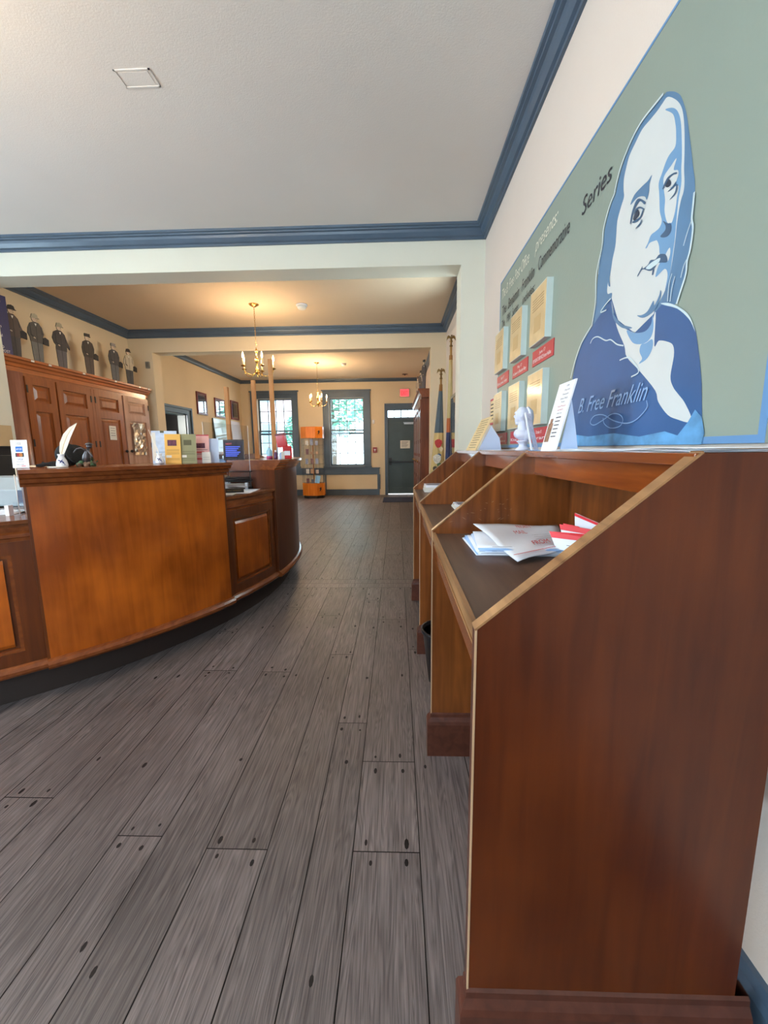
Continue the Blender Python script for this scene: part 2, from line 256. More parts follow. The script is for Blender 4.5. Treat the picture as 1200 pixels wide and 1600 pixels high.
# ================================================================ FLOOR
def floor_material():
    m = bpy.data.materials.new('weathered floor boards'); m.use_nodes = True; nt = m.node_tree; b = nt.nodes['Principled BSDF']; L = nt.links.new
    tc = nt.nodes.new('ShaderNodeTexCoord'); at = nt.nodes.new('ShaderNodeAttribute'); at.attribute_name = 'board'
    mul = nt.nodes.new('ShaderNodeVectorMath'); mul.operation = 'MULTIPLY'; mul.inputs[1].default_value = (9, 13, 5)
    ad = nt.nodes.new('ShaderNodeVectorMath'); ad.operation = 'ADD'
    L(at.outputs['Color'], mul.inputs[0]); L(tc.outputs['Object'], ad.inputs[0]); L(mul.outputs[0], ad.inputs[1])
    mp = nt.nodes.new('ShaderNodeMapping'); mp.inputs['Scale'].default_value = (24, 1.3, 1); L(ad.outputs[0], mp.inputs[0])
    n1 = nt.nodes.new('ShaderNodeTexNoise'); n1.inputs['Scale'].default_value = 1.0; n1.inputs['Detail'].default_value = 2; n1.inputs['Distortion'].default_value = .5; L(mp.outputs[0], n1.inputs['Vector'])
    # contour bands of the noise give cathedral grain
    ml = nt.nodes.new('ShaderNodeMath'); ml.operation = 'MULTIPLY'; ml.inputs[1].default_value = 17; L(n1.outputs['Fac'], ml.inputs[0])
    pp = nt.nodes.new('ShaderNodeMath'); pp.operation = 'PINGPONG'; pp.inputs[1].default_value = .5; L(ml.outputs[0], pp.inputs[0])
    mp2 = nt.nodes.new('ShaderNodeMapping'); mp2.inputs['Scale'].default_value = (190, 5, 1); L(ad.outputs[0], mp2.inputs[0])
    n2 = nt.nodes.new('ShaderNodeTexNoise'); n2.inputs['Scale'].default_value = 1; n2.inputs['Detail'].default_value = 6; L(mp2.outputs[0], n2.inputs['Vector'])
    mx = nt.nodes.new('ShaderNodeMix'); mx.data_type = 'FLOAT'; mx.inputs[0].default_value = .68; L(pp.outputs[0], mx.inputs[2]); L(n2.outputs['Fac'], mx.inputs[3])
    r = nt.nodes.new('ShaderNodeValToRGB'); e = r.color_ramp.elements
    e[0].position = .18; e[0].color = lin((62, 55, 55))+(1,); e[1].position = .62; e[1].color = lin((140, 128, 126))+(1,)
    k = r.color_ramp.elements.new(.36); k.color = lin((103, 93, 92))+(1,)
    L(mx.outputs[0], r.inputs['Fac'])
    n3 = nt.nodes.new('ShaderNodeTexNoise'); n3.inputs['Scale'].default_value = 1.6; n3.inputs['Detail'].default_value = 5; L(tc.outputs['Object'], n3.inputs['Vector'])
    sp = nt.nodes.new('ShaderNodeSeparateColor'); L(at.outputs['Color'], sp.inputs[0])
    a1 = nt.nodes.new('ShaderNodeMath'); a1.operation = 'MULTIPLY_ADD'; a1.inputs[1].default_value = .34; a1.inputs[2].default_value = .30; L(sp.outputs[0], a1.inputs[0])
    a2 = nt.nodes.new('ShaderNodeMath'); a2.operation = 'MULTIPLY_ADD'; a2.inputs[1].default_value = .95; L(n3.outputs['Fac'], a2.inputs[0]); L(a1.outputs[0], a2.inputs[2])
    vm = nt.nodes.new('ShaderNodeVectorMath'); vm.operation = 'SCALE'; L(r.outputs['Color'], vm.inputs[0]); L(a2.outputs[0], vm.inputs[3])
    L(vm.outputs[0], b.inputs['Base Color'])
    rr = nt.nodes.new('ShaderNodeMapRange'); rr.inputs[3].default_value = .30; rr.inputs[4].default_value = .56; L(n3.outputs['Fac'], rr.inputs[0]); L(rr.outputs[0], b.inputs['Roughness'])
    bp = nt.nodes.new('ShaderNodeBump'); bp.inputs['Strength'].default_value = .35; bp.inputs['Distance'].default_value = .004
    L(mx.outputs[0], bp.inputs['Height']); L(bp.outputs['Normal'], b.inputs['Normal'])
    return m
M_floor = floor_material()
M_gap = mat('dark board gap', (30, 24, 22), .9)  # dark underlay seen through the gaps between boards
M_nail = mat('iron nail head', (34, 28, 28), .6, .3)
XL = -4.62
def build_floor():
    rnd = random.Random(7)
    xs = [.70, .062, -.14, -.266, -.401, -.589]
    xs.insert(1, .26); xs.insert(1, .48)
    while xs[-1] > XL: xs.append(xs[-1]-rnd.uniform(.13, .22))
    xs[-1] = XL; V = []; F = []; C = []; nails = MB(); G = .0016
    def board(x0, x1, y0, y1, c):
        o = len(V); V.extend([(x0+G, y0+G, 0), (x1-G, y0+G, 0), (x1-G, y1-G, 0), (x0+G, y1-G, 0)]); F.append((o, o+1, o+2, o+3)); C.append(c)
    def nail(x, y):
        r = rnd.uniform(.004, .0075); s = rnd.uniform(1.2, 2.4)
        nails.add([(x+r*math.cos(a*math.pi/4), y+s*r*math.sin(a*math.pi/4), .0006) for a in range(8)], [tuple(range(8))], M_nail)
    fixed = {(-.401, -.589): [1.06], (.062, -.14): [1.06, 1.42], (-.14, -.266): [.42], (-.266, -.401): [.62]}
    for (ya, yb) in ((-2.25, 3.452), (3.672, 5.952), (6.15, 10.95)):
        for i in range(len(xs)-1):
            x1, x0 = xs[i], xs[i+1]; cuts = fixed.get((x1, x0), []) if ya < 0 else []
            y = ya+rnd.uniform(.4, 2.4); ys = [ya]
            if cuts: ys += cuts; y = cuts[-1]+rnd.uniform(1.2, 2)
            while y < yb-.3: ys.append(y); y += rnd.uniform(1.3, 2.8)
            ys.append(yb)
            for a, b in zip(ys, ys[1:]):
                board(x0, x1, a, b, (rnd.random(), rnd.random(), rnd.random(), 1))
                for yy in (a+.035, b-.035):
                    for q in (.22, .78): nail(x0+(x1-x0)*q+rnd.uniform(-.012, .012), yy+rnd.uniform(-.012, .012))
            yy = ya+.55
            while yy < min(yb, 7):
                if rnd.random() < .6: nail(x0+(x1-x0)*rnd.choice((.2, .5, .8)), yy+rnd.uniform(-.03, .03))
                yy += .62
    for (ya, yb) in ((3.452, 3.56), (3.56, 3.672), (5.952, 6.05), (6.05, 6.15)):
        cx = [XL, -3.1, -1.35, .7] if ya in (3.452, 5.952) else [XL, -2.2, -.2, .7]
        for a, b in zip(cx, cx[1:]): board(a, b, ya, yb, (rnd.random()*.6+.3, rnd.random(), rnd.random(), 1))
    me = bpy.data.meshes.new('floor'); n = len(F); nv = len(nails.v)
    V2 = V+[(XL, -2.25, -.004), (.75, -2.25, -.004), (.75, 11, -.004), (XL, 11, -.004)]+[tuple(v) for v in nails.v]
    o = len(V); F2 = F+[(o, o+1, o+2, o+3)]+[tuple(o+4+i for i in f) for f in nails.f]
    me.from_pydata(V2, [], F2)
    me.materials.append(M_floor); me.materials.append(M_gap); me.materials.append(M_nail)
    ca = me.color_attributes.new('board', 'FLOAT_COLOR', 'CORNER')
    for p in me.polygons:
        p.material_index = 0 if p.index < n else (1 if p.index == n else 2)
        for li in p.loop_indices: ca.data[li].color = C[p.index] if p.index < n else (0, 0, 0, 1)
    ob = bpy.data.objects.new('floor', me); COL.objects.link(ob); ob['kind'] = 'structure'
build_floor()

# ================================================================ WALLS, CEILINGS, BEAMS
XR = .70; CA = 2.89; CC = 3.03
struct('ceiling', MB().box(XL, .9, -2.25, 3.56, CA, CA+.1, M_ceil))
struct('ceiling', MB().box(-4.2, .9, 3.56, 6.05, CA, CA+.1, M_ceilB))
struct('ceiling', MB().box(-4.3, .9, 6.05, 11.05, CC, CC+.1, M_ceilB))

def wall_holes(name, axis, pos, th, a0, a1, z0, z1, holes, m):
    mb = MB()
    def bx(a, b, c, d):
        if b-a < 1e-4 or d-c < 1e-4: return
        if axis == 'y': mb.box(a, b, pos, pos+th, c, d, m)
        else: mb.box(pos, pos+th, a, b, c, d, m)
    cur = a0
    for (h0, h1, hz0, hz1) in sorted(holes):
        bx(cur, h0, z0, z1); bx(h0, h1, z0, hz0); bx(h0, h1, hz1, z1); cur = h1
    bx(cur, a1, z0, z1); return struct(name, mb)
wall_holes('wall_right', 'x', XR, .15, -2.25, 11.1, 0, 3.1, [(3.83, 4.57, 1.75, 2.65)], M_wall)
wall_holes('wall_left', 'x', XL-.15, .15, -2.25, 3.6, 0, CA, [(-1.25, -.15, .8, 2.7), (1.15, 2.25, .8, 2.7)], M_wall)
wall_holes('wall_back', 'y', -2.4, .15, XL, XR, 0, CA, [(-3.85, -2.75, .8, 2.7), (-1.55, -.45, .8, 2.7)], M_wall)
struct('wall_left', MB().box(-3.95, -3.8, 3.6, 6.1, 0, CA, M_wallB))
wall_holes('wall_left', 'x', -4.25, .15, 6.1, 11.1, 0, CC, [(6.22, 6.78, .85, 2.35), (7.05, 8.0, 0, 1.93)], M_wallB)
# beam and piers between the front room and the middle room
mb = MB().box(XL-.15, XR, 3.452, 3.672, 2.622, CA, M_pier).box(.514, XR, 3.452, 3.672, 0, 2.622, M_pier).box(XL-.15, -3.47, 3.452, 3.672, 0, 2.622, M_pier)
struct('wall_divider_front', mb)
mb = MB().box(-4.25, XR, 5.952, 6.15, 2.6, CC, M_wallB).box(.483, XR, 5.952, 6.15, 0, 2.6, M_wallB).box(-4.25, -3.46, 5.952, 6.15, 0, 2.6, M_wallB)
struct('wall_divider_rear', mb)
WINS = ((-1.73, -.887), (-3.632, -2.789)); WZ = (.83, 2.53)
wall_holes('wall_far', 'y', 10.95, .3, -4.25, XR+.15, 0, CC, [(WINS[1][0]-.044, WINS[1][1]+.044, WZ[0]-.044, WZ[1]+.034), (WINS[0][0]-.044, WINS[0][1]+.044, WZ[0]-.044, WZ[1]+.034), (-.235, .69, 0, 2.25)], M_wallB)
CR = [(0, 0), (.014, 0), (.016, .014), (.03, .02), (.045, .045), (.05, .062), (.066, .066), (.068, .074), (.082, .078), (.085, .092), (0, .092)]
def crown(p0, p1, out, zc, k=1): 
    n = crown.n = crown.n+1
    struct('trim_%d' % n, MB().run((p0[0], p0[1], zc-.092*k), (p1[0], p1[1], zc-.092*k), out, [(a*k, b*k) for a, b in CR], M_trim))
crown.n = 0
crown((XR, -2.25), (XR, 3.452), (-1, 0, 0), CA); crown((XL, 3.452), (XR, 3.452), (0, -1, 0), CA)
crown((XL, -2.25), (XL, 3.452), (1, 0, 0), CA); crown((XL, -2.25), (XR, -2.25), (0, 1, 0), CA)
crown((XR, 3.672), (XR, 5.952), (-1, 0, 0), CA, 1.06); crown((-3.8, 3.672), (-3.8, 5.952), (1, 0, 0), CA, 1.06); crown((-3.8, 5.952), (XR, 5.952), (0, -1, 0), CA, 1.06)
crown((XR, 6.15), (XR, 10.95), (-1, 0, 0), CC, .85); crown((-4.1, 6.15), (-4.1, 10.95), (1, 0, 0), CC, .85); crown((-4.1, 10.95), (XR, 10.95), (0, -1, 0), CC, .85)
BB = [(0, 0), (.022, 0), (.022, .145), (.016, .16), (.012, .184), (0, .184)]
for nm, p0, p1, o in (('baseboard_right', (XR, -2.25), (XR, 3.452), (-1, 0, 0)), ('baseboard_right', (XR, 3.672), (XR, 5.952), (-1, 0, 0)), ('baseboard_left', (XL, -2.25), (XL, 3.452), (1, 0, 0)),
    ('baseboard_left', (-4.1, 8.2), (-4.1, 10.95), (1, 0, 0)), ('baseboard_back', (XL, -2.25), (XR, -2.25), (0, 1, 0))):
    struct(nm, MB().run((p0[0], p0[1], 0), (p1[0], p1[1], 0), o, BB, M_trim))
# square access hatch outline in the ceiling
h = thing('ceiling_hatch', 'small square painted access hatch in the ceiling of the front room', 'hatch', (-1.17, 2.1, CA))
mb = MB()
for a in ((-1.255, -1.09, 2.055, 2.062), (-1.255, -1.09, 2.142, 2.149), (-1.255, -1.248, 2.055, 2.149), (-1.097, -1.09, 2.055, 2.149)): mb.box(*a, CA-.0035, CA, M_ceil)
link('hatch_frame', mb, h); link('hatch_panel', MB().box(-1.24, -1.105, 2.07, 2.135, CA-.002, CA, M_ceil), h)

# ================================================================ WINDOWS
def window(n, axis, x0, x1, z0, z1, pos, out, cols=4, rows=6, cw=.20, structural=True, muntin=.016):
    """x0..x1 glass extent along the wall, pos wall face, out = +1/-1 direction into the room."""
    W = Matrix.Identity(4) if axis == 'y' else Matrix(((0, 1, 0, 0), (1, 0, 0, 0), (0, 0, 1, 0), (0, 0, 0, 1)))
    mb = MB(W); o = out
    for a, b, c, d in ((x0-cw, x0-.04, z0-.09, z1+.03), (x1+.04, x1+cw, z0-.09, z1+.03), (x0-cw, x1+cw, z1+.03, z1+cw)): mb.box(a, b, pos, pos+o*.03, c, d, M_trim)
    for a, b, c, d in ((x0-cw, x0-cw+.035, z0-.09, z1+cw-.035), (x1+cw-.035, x1+cw, z0-.09, z1+cw-.035), (x0-cw, x1+cw, z1+cw-.035, z1+cw)): mb.box(a, b, pos+o*.03, pos+o*.05, c, d, M_trim)
    mb.box(x0-cw-.03, x1+cw+.03, pos, pos+o*.05, z1+cw, z1+cw+.03, M_trim)
    root = struct('window_%d' % n, mb, loc=None)
    mb = MB(W).box(x0-cw-.02, x1+cw+.02, pos-o*.1, pos+o*.07, z0-.085, z0-.045, M_trim); link('window_sill', mb, root)
    zm = (z0+z1)/2+.01
    for k, (za, zb, dp) in enumerate(((z0, zm+.02, .06), (zm-.02, z1, .10))):
        mb = MB(W); e = .045; p0, p1 = pos-o*dp, pos-o*(dp+.035)
        mb.box(x0-e, x0, p0, p1, za-e, zb+.0, M_trim).box(x1, x1+e, p0, p1, za-e, zb, M_trim).box(x0-e, x1+e, p0, p1, za-e, za, M_trim).box(x0-e, x1+e, p0, p1, zb-.0, zb+.035, M_trim)
        s = link('sash', mb, root); mm = MB(W)
        for i in range(1, cols): xx = x0+(x1-x0)*i/cols; mm.box(xx-muntin/2, xx+muntin/2, p0, p1, za, zb, M_trim)
        for j in range(1, rows//2): zz = za+(zb-za)*j/(rows//2); mm.box(x0, x1, p0, p1, zz-muntin/2, zz+muntin/2, M_trim)
        link('muntins', mm, s); link('pane', MB(W).box(x0-.01, x1+.01, pos-o*(dp+.016), pos-o*(dp+.02), za-.01, zb+.01, glassmat('old wavy glass', (235, 244, 246), .02, .06)), s)
    return root
window(1, 'y', -1.73, -.887, .83, 2.53, 10.95, -1)
window(2, 'y', -3.632, -2.789, .83, 2.53, 10.95, -1)
window(3, 'y', -3.8, -2.8, .87, 2.63, -2.25, 1, cw=.12); window(4, 'y', -1.5, -.5, .87, 2.63, -2.25, 1, cw=.12)
window(7, 'x', 3.87, 4.53, 1.79, 2.61, XR, -1, cols=3, rows=4, cw=.1); window(8, 'x', 6.26, 6.74, .89, 2.31, -4.1, 1, cols=3, rows=4, cw=.1)  # both windows are added out of view as openings for the extra room lamps
window(5, 'x', -1.2, -.2, .87, 2.63, XL, 1, cw=.12); window(6, 'x', 1.2, 2.2, .87, 2.63, XL, 1, cw=.12)
# blue panelled wainscot of the far wall
mb = MB()
for a in ((-4.1, -.46, .555, .735), (-4.1, -.46, 0, .16)): mb.box(a[0], a[1], 10.928, 10.95, a[2], a[3], M_trim)
mb.box(-4.1, -.44, 10.9, 10.95, .715, .74, M_trim)
for a, b in ((-.52, -.44), (-1.98, -1.90), (-4.1, -4.0)): mb.box(a, b, 10.928, 10.95, .16, .555, M_trim)
struct('trim_20', mb)
# ---------------------------------------------------------------- far exit door
mb = MB()
for a in ((-.31, -.235, 0, 2.39), (.62, .69, 0, 2.39), (-.235, .62, 2.25, 2.39)): mb.box(a[0], a[1], 10.90, 10.95, a[2], a[3], M_trim)
for a in ((-.31, -.28, 0, 2.36), (-.31, .69, 2.36, 2.39)): mb.box(a[0], a[1], 10.88, 10.90, a[2], a[3], M_trim)
mb.box(-.235, .69, 10.93, 11.0, 2.0, 2.04, M_trim).box(-.235, .69, 10.95, 11.0, 2.22, 2.25, M_trim)
for i in range(6): mb.box(-.235+.178*i-.012, -.235+.178*i+.012, 10.96, 11.0, 2.04, 2.22, M_trim)
mb.box(-.235, .69, 10.96, 11.1, -.0, .012, mat('pale threshold', (214, 208, 204), .4))
d = struct('door_1', mb)
link('transom_pane', MB().box(-.235, .69, 10.978, 10.984, 2.04, 2.22, glassmat('old wavy glass')), d)
mb = MB().box(-.234, .69, 10.972, 11.01, .03, 2.0, M_trimdark)
for c0, c1 in ((-.225, -.1), (.53, .66)): mb.box(c0, c1, 10.955, 10.972, .03, 2.0, M_trimdark)
for z0, z1 in ((.19, .78), (.95, 1.38), (1.47, 1.66), (1.75, 1.9)): mb.box(.15, .28, 10.955, 10.972, z0, z1, M_trimdark)
for z0, z1 in ((.03, .19), (.78, .95), (1.38, 1.47), (1.66, 1.75), (1.9, 2.0)): mb.box(-.1, .53, 10.955, 10.972, z0, z1, M_trimdark)
dp = link('door_panel', mb, d)
mb = MB().box(-.2, .62, 10.90, 10.93, .855, .895, M_black).box(-.2, -.13, 10.90, 10.955, .80, .99, M_black).box(.55, .62, 10.90, 10.955, .83, .92, M_black)
pb = link('panic_bar', mb, dp)
mb = MB().box(.2, .44, 10.92, 10.955, 1.86, 1.9, mat('aluminium closer', (176, 178, 180), .3, .8)).box(.18, .6, 10.9, 10.91, 1.895, 1.91, MATS['aluminium closer'])
link('door_closer', mb, dp)
nt_ = MB().box(.10, .355, 10.945, 10.953, 1.235, 1.44, M_offw)
for i in range(6): nt_.box(.13, .31-.02*(i % 3), 10.9435, 10.945, 1.40-.026*i, 1.408-.026*i, M_ink)
tag(link('paper_notice', nt_), 'creased white paper notice taped on the dark exit door', 'notice')
mb = MB().box(-.33, .69, 9.35, 10.25, 0, .012, mat('navy mat', (42, 50, 74), .95, bump=.5, bscale=300))
tag(link('door_mat', mb), 'dark navy doormat lying before the far exit door', 'mat')
# side doorway of the rear room with a dark room behind
mb = MB()
for a, b, c, e in ((6.87, 7.05, 0, 1.93), (8.0, 8.18, 0, 1.93), (6.87, 8.18, 1.93, 2.05)): mb.box(-4.1, -4.07, a, b, c, e, M_trim)
for a, b, c, e in ((6.87, 6.91, 0, 2.01), (8.14, 8.18, 0, 2.01), (6.87, 8.18, 2.01, 2.05)): mb.box(-4.07, -4.05, a, b, c, e, M_trim)
mb.box(-4.25, -4.1, 7.975, 8.0, 0, 1.93, M_trimdark).box(-4.25, -4.1, 7.05, 7.075, 0, 1.93, M_trimdark).box(-4.25, -4.1, 7.075, 7.975, 1.905, 1.93, M_trimdark)
struct('door_2', mb)
mb = MB()
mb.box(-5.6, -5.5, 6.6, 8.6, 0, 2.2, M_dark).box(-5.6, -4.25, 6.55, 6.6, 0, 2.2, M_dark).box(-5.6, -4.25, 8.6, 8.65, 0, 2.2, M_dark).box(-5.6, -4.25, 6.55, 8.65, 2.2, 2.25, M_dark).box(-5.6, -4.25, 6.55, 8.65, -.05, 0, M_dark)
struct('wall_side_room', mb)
# ================================================================ OUTSIDE
M_grass = mat('lawn', (116, 142, 92), .9, var=.2, vscale=3)
struct('floor_outside', MB().box(-30, 25, 11.3, 60, -.5, -.3, mat('pale paving', (206, 200, 190), .8, var=.1, vscale=1)))  # plain pale ground colour with slight mottling
def brick():
    m = bpy.data.materials.new('pink brick'); m.use_nodes = True; nt = m.node_tree; b = nt.nodes['Principled BSDF']
    t = nt.nodes.new('ShaderNodeTexBrick'); t.inputs['Color1'].default_value = lin((222, 186, 182))+(1,); t.inputs['Color2'].default_value = lin((210, 170, 166))+(1,); t.inputs['Mortar'].default_value = lin((214, 200, 190))+(1,)
    t.inputs['Scale'].default_value = 4; tc = nt.nodes.new('ShaderNodeTexCoord'); mp = nt.nodes.new('ShaderNodeMapping'); mp.inputs['Rotation'].default_value = (R(90), 0, 0)
    nt.links.new(tc.outputs['Object'], mp.inputs[0]); nt.links.new(mp.outputs[0], t.inputs['Vector']); nt.links.new(t.outputs['Color'], b.inputs['Base Color']); b.inputs['Roughness'].default_value = .9; return m
M_brick = brick()
bl = thing('brick_building', 'pink brick building seen across the street through the left far window', 'building', (-9, 26, -.3))
link('wall', MB().box(-16, -6.2, 26, 34, -.3, 10, M_brick), bl)
for x in (-14.5, -11.6, -8.7):
    for z in (.9, 4.1, 7.2):
        f = link('window', MB().box(x, x+1.3, 25.9, 26.05, z, z+2.1, M_white), bl)
        link('pane', MB().box(x+.1, x+1.2, 25.87, 25.92, z+.1, z+2.0, mat('dim outdoor glass', (120, 140, 150), .1)), f)
tag(link('garden_wall', MB().box(-5.5, 4, 19, 19.4, -.3, .55, M_brick)), 'low pink brick wall outside the right far window', 'wall')
M_leaf = mat('teal green leaves', (120, 176, 156), .7, var=.35, vscale=2); M_bark = mat('bark', (96, 84, 74), .9)
def tree(x, y, h, r, label):
    rnd = random.Random(int(x*10)); t = thing('leafy_tree', label, 'tree', (x, y, -.3), 0, 'street trees outside the far windows')
    link('trunk', MB().tube([(x, y, -.3), (x+.1, y, h*.35), (x, y+.1, h*.7)], [.16, .12, .06], M_bark), t)
    mb = MB()
    for i in range(1500):
        while True:
            p = Vector((rnd.uniform(-1, 1), rnd.uniform(-1, 1), rnd.uniform(-1, 1)))
            if p.length < 1: break
        p = Vector((x+p.x*r, y+p.y*r, h*.68+p.z*h*.34)); a = Vector((rnd.uniform(-1, 1), rnd.uniform(-1, 1), rnd.uniform(-.4, .4))).normalized(); b = a.cross(Vector((rnd.uniform(-1, 1), rnd.uniform(-1, 1), 1))).normalized(); s = rnd.uniform(.09, .17)
        mb.add([p-a*s, p-b*s*.5, p+a*s, p+b*s*.5], [(0, 1, 2, 3)], M_leaf)
    link('crown', mb, t)
tree(-2.6, 16.5, 4.6, 1.5, 'green tree filling the upper panes of the right far window')
tree(-5.0, 22, 3.2, 1.0, 'small green tree low at the right edge of the left far window')
# ================================================================ WRITING DESK (right)
PY = (.640, 1.469, 2.282, 3.149); PT = .024
desk = thing('writing_desk', 'long varnished brown wooden public writing desk with sloped side panels along the right wall', 'desk', (.38, 1.9, 0))
prof = [(.130, 0), (.629, 0), (.629, 1.168), (.467, 1.168), (.467, 1.19), (.130, .903)]
PF = [(.130, 0), (.629, 0), (.629, 1.190), (.467, 1.190), (.130, .903)]
for i, y in enumerate(PY):
    sp = link('side_panel', MB().prism(PF, 'y', y, y+PT, M_desk if i == 0 else M_deskin), desk)
    # worn lighter edge strip along the slope and the front
    n = Vector((-(1.19-.903), 0, (.467-.130))).normalized()*.0035; mb = MB()
    a, b = Vector((.1285, 0, .903)), Vector((.467, 0, 1.19))
    mb.prism([(a.x, a.z), (b.x, b.z), (b.x+n.x, b.z+n.z), (a.x+n.x, a.z+n.z)], 'y', y-.0015, y+PT+.001, M_edge if i != 1 else M_edge)
    link('slope_edge', mb, sp)
    mb = MB().box(.1275, .131, y-.001, y+.003, .0, .904, M_edgebright).box(.128, .1305, y+.003, y+PT, 0, .903, M_plinth)
    link('front_edge', mb, sp)
    PP = [(0, 0), (.0165, 0), (.0165, .134), (.013, .146), (.005, .160), (.004, .172), (0, .177)]
    mb = MB(); x0, x1 = .130, .655
    # plinth wraps the foot of the panel on three sides
    def q(off, z): return [(x0-off, y-off, z), (x1, y-off, z), (x1, y+PT+off, z), (x0-off, y+PT+off, z)]
    rings = [q(o, z) for o, z in PP[1:]]+[q(.0, .177)]
    vs = [v for r_ in rings for v in r_]; fs = [(0, 3, 2, 1)]
    for k in range(len(rings)-1):
        for j in range(4): fs.append((4*k+j, 4*k+(j+1) % 4, 4*k+4+(j+1) % 4, 4*k+4+j))
    mb.add(vs, fs, M_plinth); link('plinth', mb, sp)
rs = random.Random(21); M_scuff = mat('pale scuffed varnish', (150, 108, 74), .6, var=.2)
for (py, n_, xa, xb, za, zb, nm_) in ((PY[1], 26, .19, .42, .93, 1.02, 'near'),):
    mb = MB()
    for k in range(n_):
        x, z, a, l, w_ = rs.uniform(xa, xb), rs.uniform(za, zb), rs.uniform(-.6, .6), rs.uniform(.002, .009), rs.uniform(.0006, .0016)
        mb.add([(x-l, py-.0004, z-l*a), (x, py-.0004, z-w_), (x+l, py-.0004, z+l*a), (x, py-.0004, z+w_)], [(0, 1, 2, 3)], M_scuff)
    link('scuff_marks', mb, desk)['kind'] = 'stuff'
yA, yB = PY[0]+PT, PY[3]
M_deskrail = wood('red rail wood', (122, 56, 20), (156, 78, 28), .2, 'y', coat=.4)
for i in range(3):
    a, b = PY[i]+PT, PY[i+1]
    s = link('writing_surface', MB().box(.140, .64, a, b, .876, .894, M_top), desk)
    link('front_lip', MB().box(.1305, .140, a, b, .872, .899, M_edge), s)
    rl = link('front_rail', MB().box(.142, .160, a, b, .795, .876, M_desky), desk)
    link('rail_bead', MB().box(.134, .142, a, b, .852, .857, M_edge), rl)
    link('valance', MB().box(.490, .506, a, b, 1.108, 1.170, M_deskrail), desk)
    link('back_board', MB().box(.620, .629, a, b, .55, 1.168, M_deskin), desk)
ld = link('ledge', MB().box(.455, .69, PY[0]+.001, PY[3]+PT+.01, 1.170, 1.19, M_desky), desk, bevel=.002)
link('worn_tape', MB().box(.4665, .4668, 2.30, 2.52, 1.12, 1.165, M_offw), desk) if False else None

# ---------------------------------------------------------------- mailers on the desk
M_tyv = mat('white mailer paper', (226, 228, 236), .55, var=.04, bump=.1, bscale=30); M_tyvb = mat('pale blue mailer lining', (150, 186, 230), .5, var=.08)
rnd = random.Random(3)
def sheet(corners, th, m, wob=0, nu=8, nv=6, seed=0):
    """thin paper sheet through four corners with gentle waves"""
    rr = random.Random(seed); mb = MB(); C = [Vector(c) for c in corners]; ph = [rr.uniform(0, 6) for _ in range(4)]
    vs = []
    for s_ in (0, th):
        for j in range(nv+1):
            for i in range(nu+1):
                u, v = i/nu, j/nv
                p = C[0]*(1-u)*(1-v)+C[1]*u*(1-v)+C[2]*u*v+C[3]*(1-u)*v
                p = p+Vector((0, 0, s_+wob*(1+math.sin(u*5+ph[0])*math.cos(v*4+ph[1])+.6*math.sin((u+v)*8+ph[2]))))
                vs.append(p)
    k = (nu+1)*(nv+1); fs = []
    g = lambda i, j: j*(nu+1)+i
    for j in range(nv):
        for i in range(nu):
            fs.append((g(i, j), g(i, j+1), g(i+1, j+1), g(i+1, j))); fs.append((k+g(i, j), k+g(i+1, j), k+g(i+1, j+1), k+g(i, j+1)))
    for i in range(nu): fs.append((g(i, 0), g(i+1, 0), k+g(i+1, 0), k+g(i, 0))); fs.append((g(i+1, nv), g(i, nv), k+g(i, nv), k+g(i+1, nv)))
    for j in range(nv): fs.append((g(0, j+1), g(0, j), k+g(0, j), k+g(0, j+1))); fs.append((g(nu, j), g(nu, j+1), k+g(nu, j+1), k+g(nu, j)))
    mb.add(vs, fs, m, True); return mb
Z0 = .8945
for k in range(9):
    z = Z0+.0025*k; dx, dy = rnd.uniform(-.006, .006), rnd.uniform(-.01, .01)
    mb = sheet([(.228+dx+.004*k, 1.385+dy, z), (.232+dx, 1.155+dy, z), (.50+dx, 1.135+dy, z), (.50+dx, 1.40+dy, z)], .0018, M_tyvb if k % 2 else M_tyv, .0006, 6, 5, k)
    mb.box(.24+dx, .49, 1.16+dy, 1.163+dy, z+.0019, z+.0022, M_ink)
    tag(link('mailing_envelope', mb), 'white and blue flat mailing envelope in the fanned stack under the large crumpled mailer', 'envelope', 'fanned mailing envelopes on the near desk bay')
zt = Z0+.032
mb = sheet([(.265, 1.405, zt+.012), (.318, 1.055, zt-.027), (.495, 1.16, zt-.018), (.56, 1.42, zt)], .002, M_tyv, .004, 14, 10, 5)
big = link('mailing_envelope', mb); tag(big, 'large crumpled white mailer with red printing lying on top of the envelope stack', 'envelope')
C0, C1, C2, C3 = [Vector(c) for c in ((.265, 1.405, zt+.024), (.318, 1.055, zt-.013), (.495, 1.16, zt-.004), (.56, 1.42, zt+.014))]
P = lambda u, v: C0*(1-u)*(1-v)+C1*u*(1-v)+C2*u*v+C3*(1-u)*v
mb = MB(); up = Vector((0, 0, 1))
mb.ribbon([P(.93, t/10) for t in range(0, 11)], .004, up, M_red)
for (u, v, wd, s_) in ((.25, .45, .05, 'PRIORITY'), (.45, .35, .04, 'MAIL'), (.8, .45, .06, 'FROM')): mb.text(s_, P(u, v), (P(u, v+.1)-P(u, v)), (P(u-.1, v)-P(u, v)), M_red, width=wd, depth=.001)
for k in range(3): mb.ribbon([P(.5+.07*k, .55), P(.5+.07*k, .85)], .0016, up, M_ink)
link('printing', mb, big)
